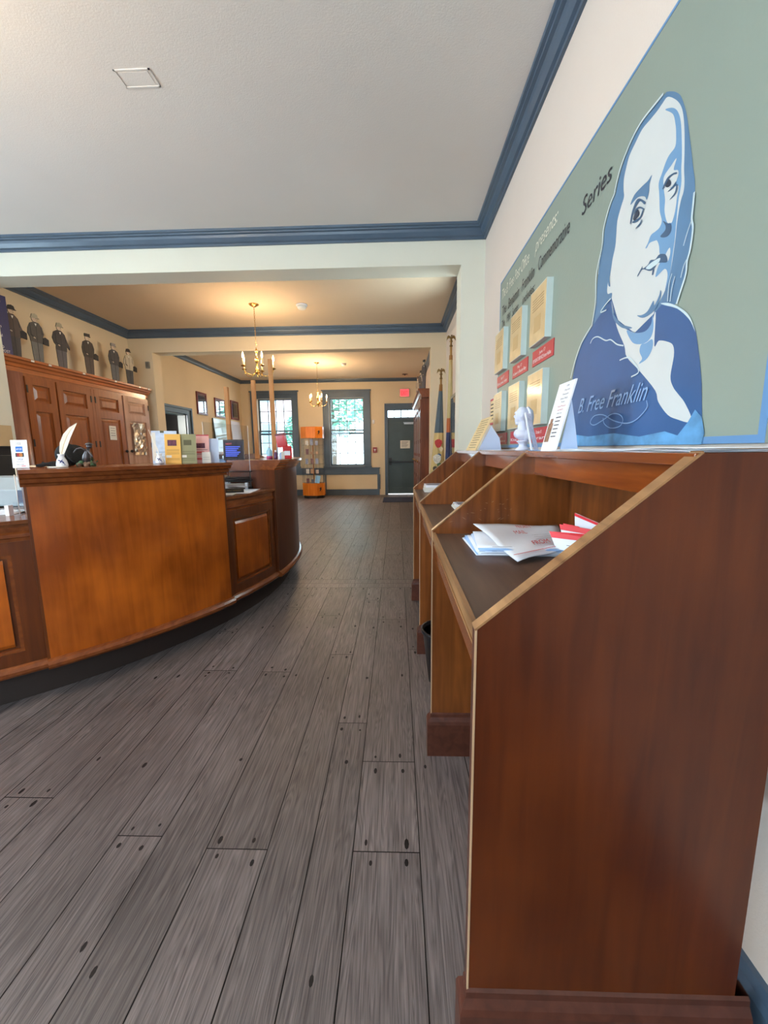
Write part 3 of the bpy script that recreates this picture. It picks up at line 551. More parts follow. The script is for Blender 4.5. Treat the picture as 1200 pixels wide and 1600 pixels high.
# standing bundle of red striped express envelopes
M_expr = mat('express red', (222, 44, 56), .5, var=.05)
def standing(base0, base1, top1, top0, th, label, stripe=.3, front=M_tyv, flip=1):
    t = Vector(base1)-Vector(base0); n = t.cross(Vector(top0)-Vector(base0)).normalized()*th
    b0, b1, t1, t0 = map(Vector, (base0, base1, top1, top0)); mb = MB()
    vs = [b0, b1, t1, t0, b0+n, b1+n, t1+n, t0+n]; mb.add(vs, [(0, 3, 2, 1), (4, 5, 6, 7), (0, 1, 5, 4), (1, 2, 6, 5), (2, 3, 7, 6), (3, 0, 4, 7)], front)
    o = link('mailing_envelope', mb); tag(o, label, 'envelope'); m2 = MB(); e = n.normalized()*.0008
    s0, s1 = t0.lerp(b0, stripe), t1.lerp(b1, stripe)
    for q in (n+e, -e): m2.add([t0+q, t1+q, s1+q, s0+q], [(0, 1, 2, 3)], M_expr)
    link('red_stripe', m2, o)
    m3 = MB()
    for k in range(4):
        a, b = b0.lerp(t0, .2+.1*k), b1.lerp(t1, .2+.1*k)
        for q in (n+e, -e): m3.ribbon([a.lerp(b, .15)+q, a.lerp(b, .6)+q], .0012, n.normalized(), M_ink)
    link('printing', m3, o)
standing((.468, 1.145, Z0), (.60, .93, Z0), (.64, .99, .975), (.455, 1.19, .957), .012, 'white express envelope with wide red band standing frontmost in the desk bundle', .26)
standing((.50, 1.19, Z0), (.62, .98, Z0), (.63, 1.02, .972), (.50, 1.24, .968), .006, 'thin white envelope with red band standing second in the desk bundle', .2)
standing((.52, 1.23, Z0), (.62, 1.02, Z0), (.63, 1.07, .962), (.525, 1.27, .965), .008, 'express envelope with red flap standing third in the desk bundle', .5)
standing((.545, 1.23, Z0), (.615, 1.02, Z0), (.60, 1.04, .972), (.54, 1.235, 1.005), .003, 'printed white form with red edge poking up highest behind the desk bundle', .08)
standing((.585, 1.12, Z0), (.617, .93, Z0), (.617, .95, 1.0), (.60, 1.18, .965), .004, 'pale blue envelope standing at the back board behind the red bundle', .35, M_tyvb)
for i, (y0, y1, x0, h_, lab) in enumerate(((2.06, 2.20, .295, .024, 'white pad of paper slips lying in the middle desk bay'), (2.93, 3.12, .20, .05, 'thick printed pad of forms lying in the far desk bay'))):
    for k in range(3):
        mb = MB().box(x0+.004*k, x0+.26-.01*k, y0+.004*k, y1-.003*k, Z0+h_*k/3, Z0+h_*(k+1)/3-.0008, M_offw if k < 2 else M_white)
        if k == 2: mb.box(x0+.02, x0+.2, y0+.02, y1-.03, Z0+h_-.0008, Z0+h_-.0003, mat('grey print', (150, 152, 166), .6))
        if i == 1: mb.box(x0+.0035+.004*k, x0+.004+.004*k, y0+.01, y1-.06, Z0+h_*k/3+.003, Z0+h_*(k+1)/3-.003, M_ink)
        tag(link('form_pad', mb), lab+', '+('bottom', 'middle', 'top')[k]+' of three', 'paper pad', 'form pads on the desk')
tag(link('paperclip_tray', MB().box(.335, .375, 2.03, 2.05, Z0, Z0+.012, M_acr).box(.33, .38, 2.025, 2.055, Z0, Z0+.003, M_acr)), 'small clear plastic clip lying before the white pad of slips', 'clip')
# waste basket under the desk
wb = thing('waste_basket', 'black round waste basket standing under the writing desk', 'waste basket', (.245, 2.0, 0))
link('bucket', MB().lathe([(.085, 0), (.115, .27), (.12, .28), (.112, .275), (.082, .01), (0, .01)], M_black, .245, 2.0), wb)
link('rim', MB().lathe([(.114, .268), (.124, .268), (.124, .285), (.114, .285), (.114, .268)], M_black, .245, 2.0), wb)
# ---------------------------------------------------------------- things on the ledge
ZL = 1.1902
def loose(x0, x1, y0, y1, n, lab, m=M_white, grp=None, dz=.0015, z=ZL):
    for k in range(n):
        a = rnd.uniform(-.012, .012); mb = sheet([(x0, y1+a, z+dz*k), (x0+.004*k, y0+a, z+dz*k), (x1, y0-a, z+dz*k), (x1, y1, z+dz*k)], .0008, m, .0006, 5, 5, k+int(y0*100))
        tag(link('paper_sheet', mb), lab, 'paper', grp)
loose(.475, .66, 1.10, 1.28, 4, 'white sheet in the loose stack on the ledge below the painted coat', M_white, 'loose sheets below the painted coat')
loose(.48, .67, .88, 1.09, 4, 'white sheet in the spread stack on the ledge right of the portrait', M_tyv, 'loose sheets right of the portrait')
loose(.47, .68, .66, .86, 3, 'white sheet in the stack at the near end of the ledge', M_white, 'sheets at the near end of the ledge', .003)
loose(.49, .67, 2.0, 2.5, 2, 'long white sheet lying on the ledge between tan sign and plaster bust', M_white, 'long sheets beside the tan sign')
loose(.50, .66, 1.42, 1.60, 2, 'blue tinted sheet lying on the ledge by the leaning white notice', M_tyvb, 'blue tinted sheets on the ledge')
def leaner(name, label, cat, yn, yf, x0, x1, z1, mf, lines, foot=None, head=None, th=.005):
    t = thing(name, label, cat, (x0, (yn+yf)/2, ZL)); d = Vector((x1-x0, 0, z1-ZL)); mb = MB()
    mb.prism([(x0, ZL), (x0+th, ZL), (x1+th, z1), (x1, z1)], 'y', yn, yf, mf); link('board', mb, t)
    W = Vector((0, -1, 0)); U = d.normalized(); H = d.length; w_ = yf-yn; mb = MB(); k = 0
    for (s_, v, u, wd, m_) in lines:
        mb.text(s_, Vector((x0, yf, ZL))+U*H*v+W*w_*u, W, U, m_, width=w_*wd, size=H*.035, depth=.0008) if s_ else mb.ribbon([Vector((x0-.0008, yf-w_*u, ZL))+U*H*v, Vector((x0-.0008, yf-w_*(u+wd), ZL))+U*H*v], H*.014, W.cross(U), m_)
    link('lettering', mb, t)
    if foot: link('easel_back', MB().prism([(x0+.02, ZL), (x0+foot, ZL), (x0+foot-.012, ZL+(z1-ZL)*.35), (x1-.004, ZL+(z1-ZL)*.72)], 'y', yn+.012, yn+.016, M_whb), t)
    return t
M_whb = mat('pale blue board back', (196, 212, 240), .5); M_tan = mat('tan card', (226, 200, 150), .5)
ll = [('Gift', .93, .55, .16, M_ink), ('Shop and', .87, .5, .3, M_ink), ('Museum', .81, .45, .35, M_ink), ('Open Daily', .75, .38, .45, M_ink), ('From', .70, .5, .2, M_ink), ('Postal Museum', .64, .35, .5, M_label), ('upstairs', .59, .4, .35, M_label), ('visit us', .54, .42, .3, M_ink)]+[('', .49-.055*k, .45, .32, M_ink) for k in range(6)]
wn = leaner('text_notice', 'white tall notice board with small printing on blue easel beside the painted coat', 'sign', 1.262, 1.385, .478, .530, 1.402, M_white, ll, .075)
link('picture', MB(frame((.4778, 1.375, ZL), (0, -1, 0), Vector((.052, 0, .212)))).box(.0, .035, .03, .09, 0, .0012, mat('sepia figure print', (150, 112, 90), .6, var=.4, vscale=80)).box(.008, .026, .09, .105, 0, .0012, MATS['sepia figure print']), wn)
leaner('text_notice', 'long tan board with rows of printing leaning at the far end of the ledge', 'sign', 2.52, 2.86, .478, .578, 1.395, M_tan, [('', .92-.075*k, .12+.04*(k % 3), .66, M_ink) for k in range(12)], .16)
nc = thing('notice_card', 'small framed card with dark red border on the wall behind the tan board', 'card', (.69, 2.82, 1.335))
link('board', MB().box(.684, .70, 2.93, 3.07, 1.37, 1.55, M_label), nc); link('text_panel', MB().box(.682, .684, 2.945, 3.055, 1.385, 1.535, M_tan), nc)
mb = MB()
for k in range(5): mb.box(.6812, .682, 2.96, 3.04, 1.505-.025*k, 1.513-.025*k, M_ink)
link('lettering', mb, nc)
pl = thing('pamphlet', 'narrow white folded pamphlet standing on edge behind the plaster bust', 'pamphlet', (.54, 1.63, ZL))
mb = MB(); vs = []
link('leaf', MB().add([(.515, 1.585, ZL), (.519, 1.585, ZL), (.519, 1.60, ZL), (.515, 1.60, ZL), (.525, 1.72, 1.345), (.529, 1.72, 1.345), (.529, 1.735, 1.345), (.525, 1.735, 1.345)], [(0, 3, 2, 1), (4, 5, 6, 7), (0, 1, 5, 4), (1, 2, 6, 5), (2, 3, 7, 6), (3, 0, 4, 7)], M_white), pl)
link('leaf', MB().add([(.53, 1.60, ZL), (.55, 1.612, ZL), (.55, 1.615, ZL), (.53, 1.603, ZL), (.525, 1.72, 1.345), (.548, 1.728, 1.34), (.548, 1.731, 1.34), (.525, 1.723, 1.345)], [(0, 3, 2, 1), (4, 5, 6, 7), (0, 1, 5, 4), (1, 2, 6, 5), (2, 3, 7, 6), (3, 0, 4, 7)], mat('lilac print', (222, 214, 230), .6, var=.15, vscale=60)), pl)
# white plaster bust looking left (towards -x, far side)
M_pla = mat('white plaster', (216, 216, 232), .5, bump=.15, bscale=90, var=.03)
bu = thing('plaster_bust', 'small white plaster bust of a long haired person on a round pedestal on the ledge', 'bust', (.545, 1.80, ZL))
bx, by = .545, 1.80
link('pedestal', MB().lathe([(.030, 0), (.031, .006), (.026, .010), (.018, .018), (.016, .026), (.021, .034), (.027, .038), (.027, .042), (.0, .044)], M_pla, bx, by, ZL, 28), bu)
me = MB(); zz = ZL+.042
def blob(c, r, sx=1, sy=1, sz=1): me.ball((bx+c[0], by+c[1], zz+c[2]), r, M_pla, sx, sy, sz, 18, 12)
blob((0, 0, .026), .032, 1.15, .95, .75); blob((-.012, .01, .03), .026, 1, 1, .9); blob((.014, -.008, .024), .028, .9, 1, .9)
me.tube([(bx, by, zz+.03), (bx-.003, by, zz+.06), (bx-.006, by, zz+.085)], [.024, .017, .017], M_pla, 14)
blob((-.006, .002, .108), .031, .92, .85, 1.15); blob((-.020, .006, .094), .018, .9, .8, 1.05)
blob((-.034, .010, .103), .0055, 1.2, .8, 1.3); blob((-.0305, .009, .118), .010, .7, 1, .6); blob((-.029, .010, .088), .006, 1.1, 1, .5); blob((-.029, .010, .082), .006, 1.1, 1, .6); blob((-.024, .008, .074), .010, 1, .9, .7)
blob((-.012, -.022, .104), .006, 1, .4, 1.3)
bd = link('figure', me, bu)
rm = bd.modifiers.new('r', 'REMESH'); rm.mode = 'VOXEL'; rm.voxel_size = .0016; rm.use_smooth_shade = True
sm_ = bd.modifiers.new('s', 'SMOOTH'); sm_.iterations = 2; sm_.factor = .5
mb = MB()
for k in range(16):
    a = R(-60+k*15); x, y = bx+.006+.024*math.cos(a), by-.001+.024*math.sin(a)
    mb.tube([(bx+.004+.012*math.cos(a), by+.012*math.sin(a), zz+.139), (x, y, zz+.122), (x+.004, y, zz+.098), (x+.002, y-.001, zz+.075), (x-.002, y-.002, zz+.052), (x-.004, y-.004, zz+.04)], [.005, .007, .0075, .007, .006, .003], M_pla, 7)
link('hair', mb, bu)

# ================================================================ MURAL ON THE RIGHT WALL
XM = .690
M_sage = mat('sage green mural paint', (140, 151, 139), .5, var=.04, vscale=1.2, bump=.05, bscale=90)
M_mb = mat('mural blue border', (96, 140, 186), .5, var=.06); M_m1 = mat('mural mid blue', (88, 124, 158), .5, var=.07, vscale=9); M_m2 = mat('mural light blue', (110, 152, 190), .5, var=.05)
M_m3 = mat('mural coat blue', (46, 88, 138), .5, var=.12, vscale=5); M_mw = mat('mural white', (206, 208, 206), .5, var=.02); M_md = mat('mural deep blue', (62, 90, 120), .5); M_mk = mat('mural iris', (44, 54, 72), .5)
M_ms = mat('mural signature', (128, 166, 208), .5); M_mwa = mat('mural misty blue', (92, 150, 196), .5, var=.35, vscale=14); M_mhl = mat('mural pale outline', (198, 214, 218), .5)
mu = thing('wall_mural', 'sage green wall mural panel with a blue and white portrait of a long haired man', 'mural', (.695, 1.84, 1.205))
Y0, Y1, ZA, ZB = .796, 2.885, 1.205, 2.268
link('panel', MB().box(XM, .6995, Y0, Y1, ZA, ZB, M_sage), mu)
mb = MB(); t = .016; x = XM-.0012
for a in ((Y0+t, Y1-.006, ZA, ZA+t), (Y0+t, Y1-.006, ZB-.008, ZB), (Y0, Y0+t, ZA, ZB), (Y1-.006, Y1, ZA, ZB)): mb.box(x, XM, *a, M_mb)
link('border', mb, mu)
def smooth(pts, closed=True, k=4):
    n = len(pts); out = []
    for i in range(n if closed else n-1):
        g = (lambda j: pts[j % n]) if closed else (lambda j: pts[min(max(j, 0), n-1)])
        p0, p1, p2, p3 = g(i-1), g(i), g(i+1), g(i+2)
        for s_ in range(k):
            t_ = s_/k; out.append(tuple(.5*(2*b+(c-a)*t_+(2*a-5*b+4*c-d)*t_*t_+(3*b-a-3*c+d)*t_**3) for a, b, c, d in zip(p0, p1, p2, p3)))
    if not closed: out.append(pts[-1])
    return out
por = MB(); lay = [0]
def poly(key, m): lay[0] += 1; por.add([(XM-.0006-.00009*lay[0], y, z) for y, z in (SH[key] if key in ('coat', 'wash') else smooth(SH[key]))], [tuple(range((1 if key in ('coat', 'wash') else 4)*len(SH[key])))], m)
poly('hair', M_m1); poly('face', M_mw); poly('coat', M_m3); poly('chest', M_mw); poly('shade', M_m2); poly('neckband', M_m2); poly('ribbon', M_m2)
for k, m_ in (('cheek', M_mw), ('lid', M_mw), ('nostril', M_md), ('brow', M_m1), ('highlight', M_mw), ('mouth', M_md), ('lips', M_mhl), ('philtrum', M_md), ('chin', M_m1), ('jaw', M_m1), ('ear', M_m1), ('iris1', M_mk), ('iris2', M_mk), ('wash', M_mwa), ('epaulet', M_mhl)): poly(k, m_)
for i in range(1, 8): poly('stroke%d' % i, M_md)
link('portrait', por, mu)
mb = MB()
for k, pts in ST.items():
    wd = .006 if k.startswith('outline') else (.003 if k == 'flourish' else .004)
    if k.startswith('hairline'): wd = .0025
    mb.ribbon([(XM-.0036, y, z) for y, z in smooth(pts, False)], wd, (-1, 0, 0), M_ms if k == 'flourish' else M_mhl)
link('outline', mb, mu)
D_, U_ = (0, -1, 0), (0, 0, 1)
mb = MB().text('B. Free Franklin', (XM-.0038, 1.60, 1.328), D_, U_, M_ms, width=.43, size=.075, shear=.55); link('signature', mb, mu)
M_cr = mat('cream lettering', (224, 222, 204), .5)
mb = MB().text('The B. Free Post Office', (XM-.0015, 2.83, 2.150), D_, U_, M_cr, width=.54, size=.085, shear=.3).text('presents:', (XM-.0015, 2.20, 2.150), D_, U_, M_cr, width=.29, size=.085, shear=.3)
link('white_lettering', mb, mu)
for s_, y, wd in (('The', 2.82, .1), ('Benjamin', 2.675, .22), ('Franklin', 2.40, .20), ('Commemorative', 2.14, .36), ('Series', 1.672, .21)): link('lettering', MB().text(s_, (XM-.0015, y, 2.043), D_, U_, M_ink, width=wd, size=.086, shear=.15), mu)
mb = MB().text('The  1991  Series', (XM-.0015, 2.82, 1.972), D_, U_, M_ink, width=.36, size=.062, shear=.15).text('includes:', (XM-.0015, 2.38, 1.972), D_, U_, M_ink, width=.2, size=.062, shear=.15)
link('black_lettering', mb, mu)
# shallow display boxes and crimson labels
M_side = mat('pale box side', (206, 216, 212), .4); M_parch = mat('parchment print', (214, 184, 136), .35, var=.12, vscale=12, coat=.4)
posn = {1.93: 'nearest column', 2.285: 'middle column', 2.655: 'farthest column'}
mo = {(1.93, 1): ('June 17', 'BY BOAT SERVICE from Halifax'), (2.285, 1): ('May 17', 'A dawn in Boston Bay'), (2.655, 1): ('April 17', 'First post rider'), (1.93, 0): ('October 17', 'Library'), (2.285, 0): ('September 17', 'Kite day'), (2.655, 0): ('July 4', 'Independence')}
for (y, cname) in posn.items():
    for row, z in ((1, 1.69), (0, 1.31)):
        bxo = thing('display_box', 'shallow glazed box with parchment print on the mural, %s row, %s' % (('lower', 'upper')[row], cname), 'display box', (.675, y+.11, z), 0, 'parchment display boxes')
        link('case', MB().box(.661, XM-.0002, y, y+.215, z, z+.248, M_side), bxo)
        link('print', MB().box(.6600, .6612, y+.003, y+.212, z+.003, z+.245, M_parch), bxo)
        mb = MB()
        for k in range(5): mb.box(.6594, .66, y+.03, y+.18, z+.2-.012*k, z+.203-.012*k, mat('faded ink', (160, 126, 84), .5))
        mb.box(.6594, .66, y+.06, y+.15, z+.05, z+.12, mat('faded vignette', (194, 162, 114), .5, var=.06, vscale=9)); link('lettering', mb, bxo)
        lz = 1.602 if row else 1.227
        lb = thing('caption_plate', 'crimson caption plate under the parchment box, %s row, %s' % (('lower', 'upper')[row], cname), 'label', (.689, y+.1, lz), 0, 'crimson caption plates')
        link('plate', MB().box(.6862, XM-.0002, y-.045, y+.235, lz, lz+.072, M_label), lb)
        a, b = mo[(y, row)]
        link('lettering', MB().text(a, (.6862, y+.135, lz+.043), D_, U_, M_white, width=.08, size=.022).text(b, (.6862, y+.22, lz+.015), D_, U_, M_white, width=.24, size=.024), lb)
# ================================================================ CURVED SERVICE COUNTER
CC_ = (-3.46, 3.587)
def cp(r, a, z=0): return Vector((CC_[0]+r*math.cos(R(a)), CC_[1]+r*math.sin(R(a)), z))
ctr = thing('service_counter', 'curved amber wood service counter with alternating tall and low sections', 'counter', (-1.5, 2.6, 0))
M_cm = wood('counter moulding wood', (110, 54, 22), (142, 76, 34), .25, 'y')
def tall(a0, a1, seg, mt=M_cnt):
    s = link('tall_section', MB().arc([(2.12, .16), (2.498, .16), (2.498, 1.06), (2.12, 1.06)], CC_, a0, a1, mt, seg), ctr)
    link('base_moulding', MB().arc([(2.40, .16), (2.516, .16), (2.526, .172), (2.526, .186), (2.514, .2), (2.5, .208), (2.40, .208)], CC_, a0-.3, a1+.3, M_cm, seg), s)
    link('cornice', MB().arc([(2.10, 1.05), (2.504, 1.05), (2.508, 1.062), (2.522, 1.068), (2.526, 1.085), (2.540, 1.092), (2.546, 1.108), (2.556, 1.112), (2.556, 1.13), (2.09, 1.13)], CC_, a0-.5, a1+.6, M_cm, seg), s)
    link('end_panel', MB().arc([(2.11, .16), (2.498, .16), (2.498, 1.055), (2.11, 1.055)], CC_, a0-.25, a0, M_cntd, 1), s)
    link('end_panel', MB().arc([(2.11, .16), (2.498, .16), (2.498, 1.055), (2.11, 1.055)], CC_, a1, a1+.25, M_cntd, 1), s)
    return s
def low(a0, a1, seg, panels):
    s = link('low_section', MB().arc([(1.9, .16), (2.456, .16), (2.456, .86), (1.9, .86)], CC_, a0, a1, M_cntd, seg), ctr)
    link('base_moulding', MB().arc([(2.36, .16), (2.492, .16), (2.502, .172), (2.502, .186), (2.49, .2), (2.478, .208), (2.36, .208)], CC_, a0, a1, M_cm, seg), s)
    link('worktop', MB().arc([(1.86, .868), (2.478, .868), (2.482, .878), (2.494, .882), (2.498, .9), (1.86, .9)], CC_, a0, a1, wood('worktop wood', (112, 62, 34), (142, 86, 50), .25, 'y'), seg), s)
    link('frieze', MB().arc([(2.44, .80), (2.474, .80), (2.476, .815), (2.484, .82), (2.484, .835), (2.474, .845), (2.476, .868), (2.44, .868)], CC_, a0, a1, M_cm, seg), s)
    mb = MB()
    for z0, z1 in ((.208, .27), (.74, .80)): mb.arc([(2.45, z0), (2.476, z0), (2.476, z1), (2.45, z1)], CC_, a0, a1, M_cntd, seg)
    es = [a0]+[x for p in panels for x in p]+[a1]
    for i in range(0, len(es), 2): mb.arc([(2.45, .27), (2.476, .27), (2.476, .74), (2.45, .74)], CC_, es[i], es[i+1], M_cntd, max(1, seg//6))
    link('panel_frame', mb, s)
    for p0, p1 in panels:
        g = MB(); e = .6
        for ring in (((.27, .285)), ((.725, .74))): g.arc([(2.455, ring[0]), (2.47, ring[0]), (2.47, ring[1]), (2.455, ring[1])], CC_, p0, p1, M_cm, 8)
        for q in (p0, p1-.35): g.arc([(2.455, .27), (2.47, .27), (2.47, .74), (2.455, .74)], CC_, q, q+.35, M_cm, 1)
        pn = link('raised_panel', MB().arc([(2.45, .295), (2.459, .295), (2.468, .312), (2.468, .698), (2.459, .715), (2.45, .715)], CC_, p0+.75, p1-.75, M_cnt, 8), s); link('bead', g, pn)
    return s
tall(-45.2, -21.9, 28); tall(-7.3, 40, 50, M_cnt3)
low(-21.5, -7.7, 16, [(-20.0, -9.2)]); low(-100, -45.4, 50, [(-94, -79), (-76, -63), (-60, -47.2)])
link('toe_kick', MB().arc([(1.95, 0), (2.40, 0), (2.40, .16), (1.95, .16)], CC_, -100, 40, mat('dark kick board', (50, 38, 34), .6), 90), ctr)
# ---------------------------------------------------------------- things on the tall section
ZT = 1.1302; ZW = .9002
# card sign
cs = thing('payment_sign', 'small white card of payment symbols standing at the left end of the tall counter', 'sign', (-1.83, 1.95, ZT))
F = frame((-1.875, 1.945, ZT+.002), (1, .12, 0), (0, .04, 1)); w_, h_ = .075, .135
link('card', MB(F).box(0, w_, 0, h_, -.002, 0, M_white), cs)
link('holder', MB(F).box(-.004, w_+.004, -.002, .006, -.02, .012, M_acr), cs)
mb = MB(F); 
for k in range(4): mb.ribbon([(.024+.006*k+.003*math.cos(R(a)), .118+(.006+.001*k)*math.sin(R(a)), .001) for a in range(-60, 61, 20)], .0015, (0, 0, 1), M_ink)
mb.box(.021, .053, .078, .104, 0, .0008, mat('card blue', (40, 110, 196), .5)); mb.text('AM EX', (.024, .087, .001), (1, 0, 0), (0, 1, 0), M_white, width=.026, size=.012)
mb.box(.018, .056, .054, .073, 0, .0008, M_dark); mb.lathe([(0, .0010), (.0085, .0010)], M_red, .032, .0635, 0, 20, False); mb.lathe([(0, .0012), (.0085, .0012)], mat('card orange', (240, 150, 60), .5), .043, .0635, 0, 20, False)
mb.text('VISA', (.026, .037, .001), (1, 0, 0), (0, 1, 0), mat('card navy', (50, 54, 140), .5), width=.026, size=.012)
mb.box(.018, .056, .047, .048, 0, .0008, M_ink).box(.018, .056, .030, .031, 0, .0008, M_ink).text('DISCOVER', (.02, .014, .001), (1, 0, 0), (0, 1, 0), M_ink, width=.034, size=.008).box(.04, .06, .008, .011, 0, .0008, M_red)
link('symbols', mb, cs)
mb = sheet([(-1.86, 2.10, ZT), (-1.80, 1.99, ZT), (-1.72, 2.04, ZT), (-1.80, 2.16, ZT)], .012, mat('black cloth', (24, 22, 26), .9, bump=.6, bscale=60), .008, 12, 10, 4)
tag(link('folded_cloth', mb), 'crumpled black strap cloth lying on the counter beside the payment card', 'cloth')
tag(link('flat_paper', sheet([(-1.77, 2.02, ZT), (-1.70, 1.97, ZT), (-1.66, 2.02, ZT), (-1.73, 2.07, ZT)], .004, M_offw, .001, 4, 4, 2)), 'small folded grey paper lying left of the quill inkwell', 'paper')
M_cer = mat('white glazed ceramic', (222, 224, 230), .25, coat=.4); M_cob = mat('cobalt glaze', (36, 52, 120), .3)
M_fea = mat('cream feather', (238, 232, 220), .7, var=.06, vscale=60)
def inkwell(x, y, lab, grp, quill=True, k=1.0, flip=1):
    t = thing('ink_jar', lab, 'ink jar', (x, y, ZT), 0, grp)
    link('jar', MB().lathe([(.014*k, 0), (.0225*k, .004*k), (.0225*k, .012*k), (.019*k, .03*k), (.012*k, .044*k), (.011*k, .05*k), (.0135*k, .054*k), (.0135*k, .058*k), (.009*k, .058*k), (.009*k, .04*k), (0, .04*k)], M_cer, x, y, ZT, 28), t)
    d = Vector((-x, -y, 0)).normalized(); s_ = Vector((d.y, -d.x, 0)); mb = MB()
    for (u, v, a, l) in ((-.004, .022, 30, .02), (.003, .026, -35, .024), (0, .016, 10, .014), (.009, .03, 60, .014), (-.008, .012, -20, .012)):
        c = Vector((x, y, ZT))+d*(.0215*k)+s_*u*k+Vector((0, 0, v*k)); q = s_*math.sin(R(a))+Vector((0, 0, math.cos(R(a)))); r = q.cross(d)
        mb.add([c-q*l*k/2, c+r*.0028*k+d*.0005, c+q*l*k/2-d*.003, c-r*.0028*k+d*.0005], [(0, 1, 2, 3)], M_cob)
    link('painted_leaves', mb, t)
    return t
inkwell(-1.712, 2.048, 'blue and white ceramic ink jar with a tall cream quill on the counter', None, k=1.15)
qp = thing('quill_pen', 'tall cream feather quill standing in the left ink jar', 'quill', (-1.712, 2.048, ZT+.03))
F = frame((-1.712, 2.048, ZT+.045), (.96, .28, 0), (0, 0, 1)); mb = MB(F)
mid = [(0, 0), (.006, .03), (.018, .07), (.038, .115), (.062, .15), (.088, .178)]
hw = [.001, .012, .019, .018, .012, .001]; vs = []
for (a, b), h_ in zip(mid, hw): vs += [(a-h_*.85, b+h_*.45, .002), (a, b, 0), (a+h_*.85, b-h_*.45, .002)]
for side in (0, 1):
    pass
mb.add([(v[0], v[1], v[2]+.0006) for v in vs]+[(v[0], v[1], v[2]-.0006) for v in vs], [(3*i+j, 3*i+j+1, 3*i+4+j, 3*i+3+j) for i in range(5) for j in range(2)]+[(18+3*i+j, 18+3*i+3+j, 18+3*i+4+j, 18+3*i+j+1) for i in range(5) for j in range(2)], M_fea)
link('vane', mb, qp)
link('shaft', MB(F).tube([(-.002, -.03, 0), (0, 0, 0)]+[(a, b, .001) for a, b in mid[1:]], [.0016, .0016, .0014, .0012, .001, .0008, .0005], mat('quill shaft', (214, 190, 140), .4), 6), qp)
inkwell(-1.44, 2.455, 'second blue and white ceramic ink jar standing before the brochure cards', None, k=1.1)
q2 = link('quill_pen', MB(frame((-1.44, 2.455, ZT+.05), (.9, .4, 0), (0, 0, 1))).add([(0, 0, 0), (-.010, .03, 0), (-.022, .09, 0), (-.045, .155, 0), (-.03, .09, 0.001), (-.005, .04, .001)], [(0, 5, 4, 3, 2, 1)], M_fea).tube([(0, -.03, 0), (-.008, .03, 0), (-.025, .09, 0), (-.045, .155, 0)], .001, M_fea, 5))
tag(q2, 'thin ragged cream quill standing in the right ink jar', 'quill')
# black furry cap / pouch behind the jar
hb = thing('felt_hat', 'black rounded felt hat lying behind the left ink jar', 'hat', (-1.76, 2.17, ZT))
M_felt = mat('black felt', (14, 13, 15), .95, bump=.6, bscale=200)
link('crown', MB().ball((-1.80, 2.20, ZT+.062), .062, M_felt, .95, .9, 1.0), hb)
link('brim', MB(Matrix.Translation((-1.745, 2.21, ZT+.058)) @ Matrix.Rotation(R(56), 4, (.2, 1, 0))).lathe([(0, -.012), (.05, -.012), (.07, -.004), (.07, .004), (.05, .012), (0, .016)], M_felt, 0, 0, 0, 28), hb)
# bronze figurine with greenery
fg = thing('bronze_figurine', 'small dark bronze figurine bending over a mossy rock on the counter', 'figurine', (-1.655, 2.15, ZT))
M_brz = mat('dark bronze', (92, 86, 88), .35, .6); M_moss = mat('mossy green', (64, 92, 62), .8, var=.5, vscale=60); M_rock = mat('brown rock', (110, 84, 66), .8, var=.4, vscale=50)
mb = MB(); rr = random.Random(5)
for k in range(14): mb.ball((-1.69+rr.uniform(0, .075), 2.14+rr.uniform(-.02, .03), ZT+rr.uniform(.006, .02)), rr.uniform(.008, .015), (M_rock, M_moss, M_rock)[k % 3], 1, 1, .9, 8, 6)
link('rock_base', mb, fg)
mb = MB(Matrix.Translation((-1.655, 2.15, ZT+.01)) @ Matrix.Scale(1.3, 4) @ Matrix.Translation((1.655, -2.15, -ZT-.01))).tube([(-1.66, 2.15, ZT+.02), (-1.657, 2.15, ZT+.045), (-1.652, 2.15, ZT+.062), (-1.646, 2.15, ZT+.075)], [.016, .014, .009, .006], M_brz, 12).ball((-1.64, 2.148, ZT+.084), .0095, M_brz, 1.1).tube([(-1.652, 2.145, ZT+.066), (-1.668, 2.14, ZT+.078), (-1.684, 2.135, ZT+.074), (-1.694, 2.13, ZT+.058)], [.004, .0035, .003, .002], M_brz, 8).tube([(-1.646, 2.145, ZT+.068), (-1.632, 2.14, ZT+.055), (-1.622, 2.135, ZT+.04)], .0035, M_brz, 8)
mb.lathe([(.0, .094), (.016, .090), (.009, .097), (.0, .1)], M_brz, -1.64, 2.148, ZT, 14)
link('figure', mb, fg)
mb = MB()
for k in range(20):
    a = rr.uniform(0, 6.3); c = Vector((-1.625+rr.uniform(-.015, .018), 2.15+rr.uniform(-.02, .02), ZT+rr.uniform(.015, .045))); d = Vector((math.cos(a), math.sin(a), rr.uniform(-.3, 1))).normalized()*.011; e = d.cross(Vector((.3, .2, 1))).normalized()*.004
    mb.add([c-d, c-e, c+d, c+e], [(0, 1, 2, 3)], M_moss)
link('leaves', mb, fg)
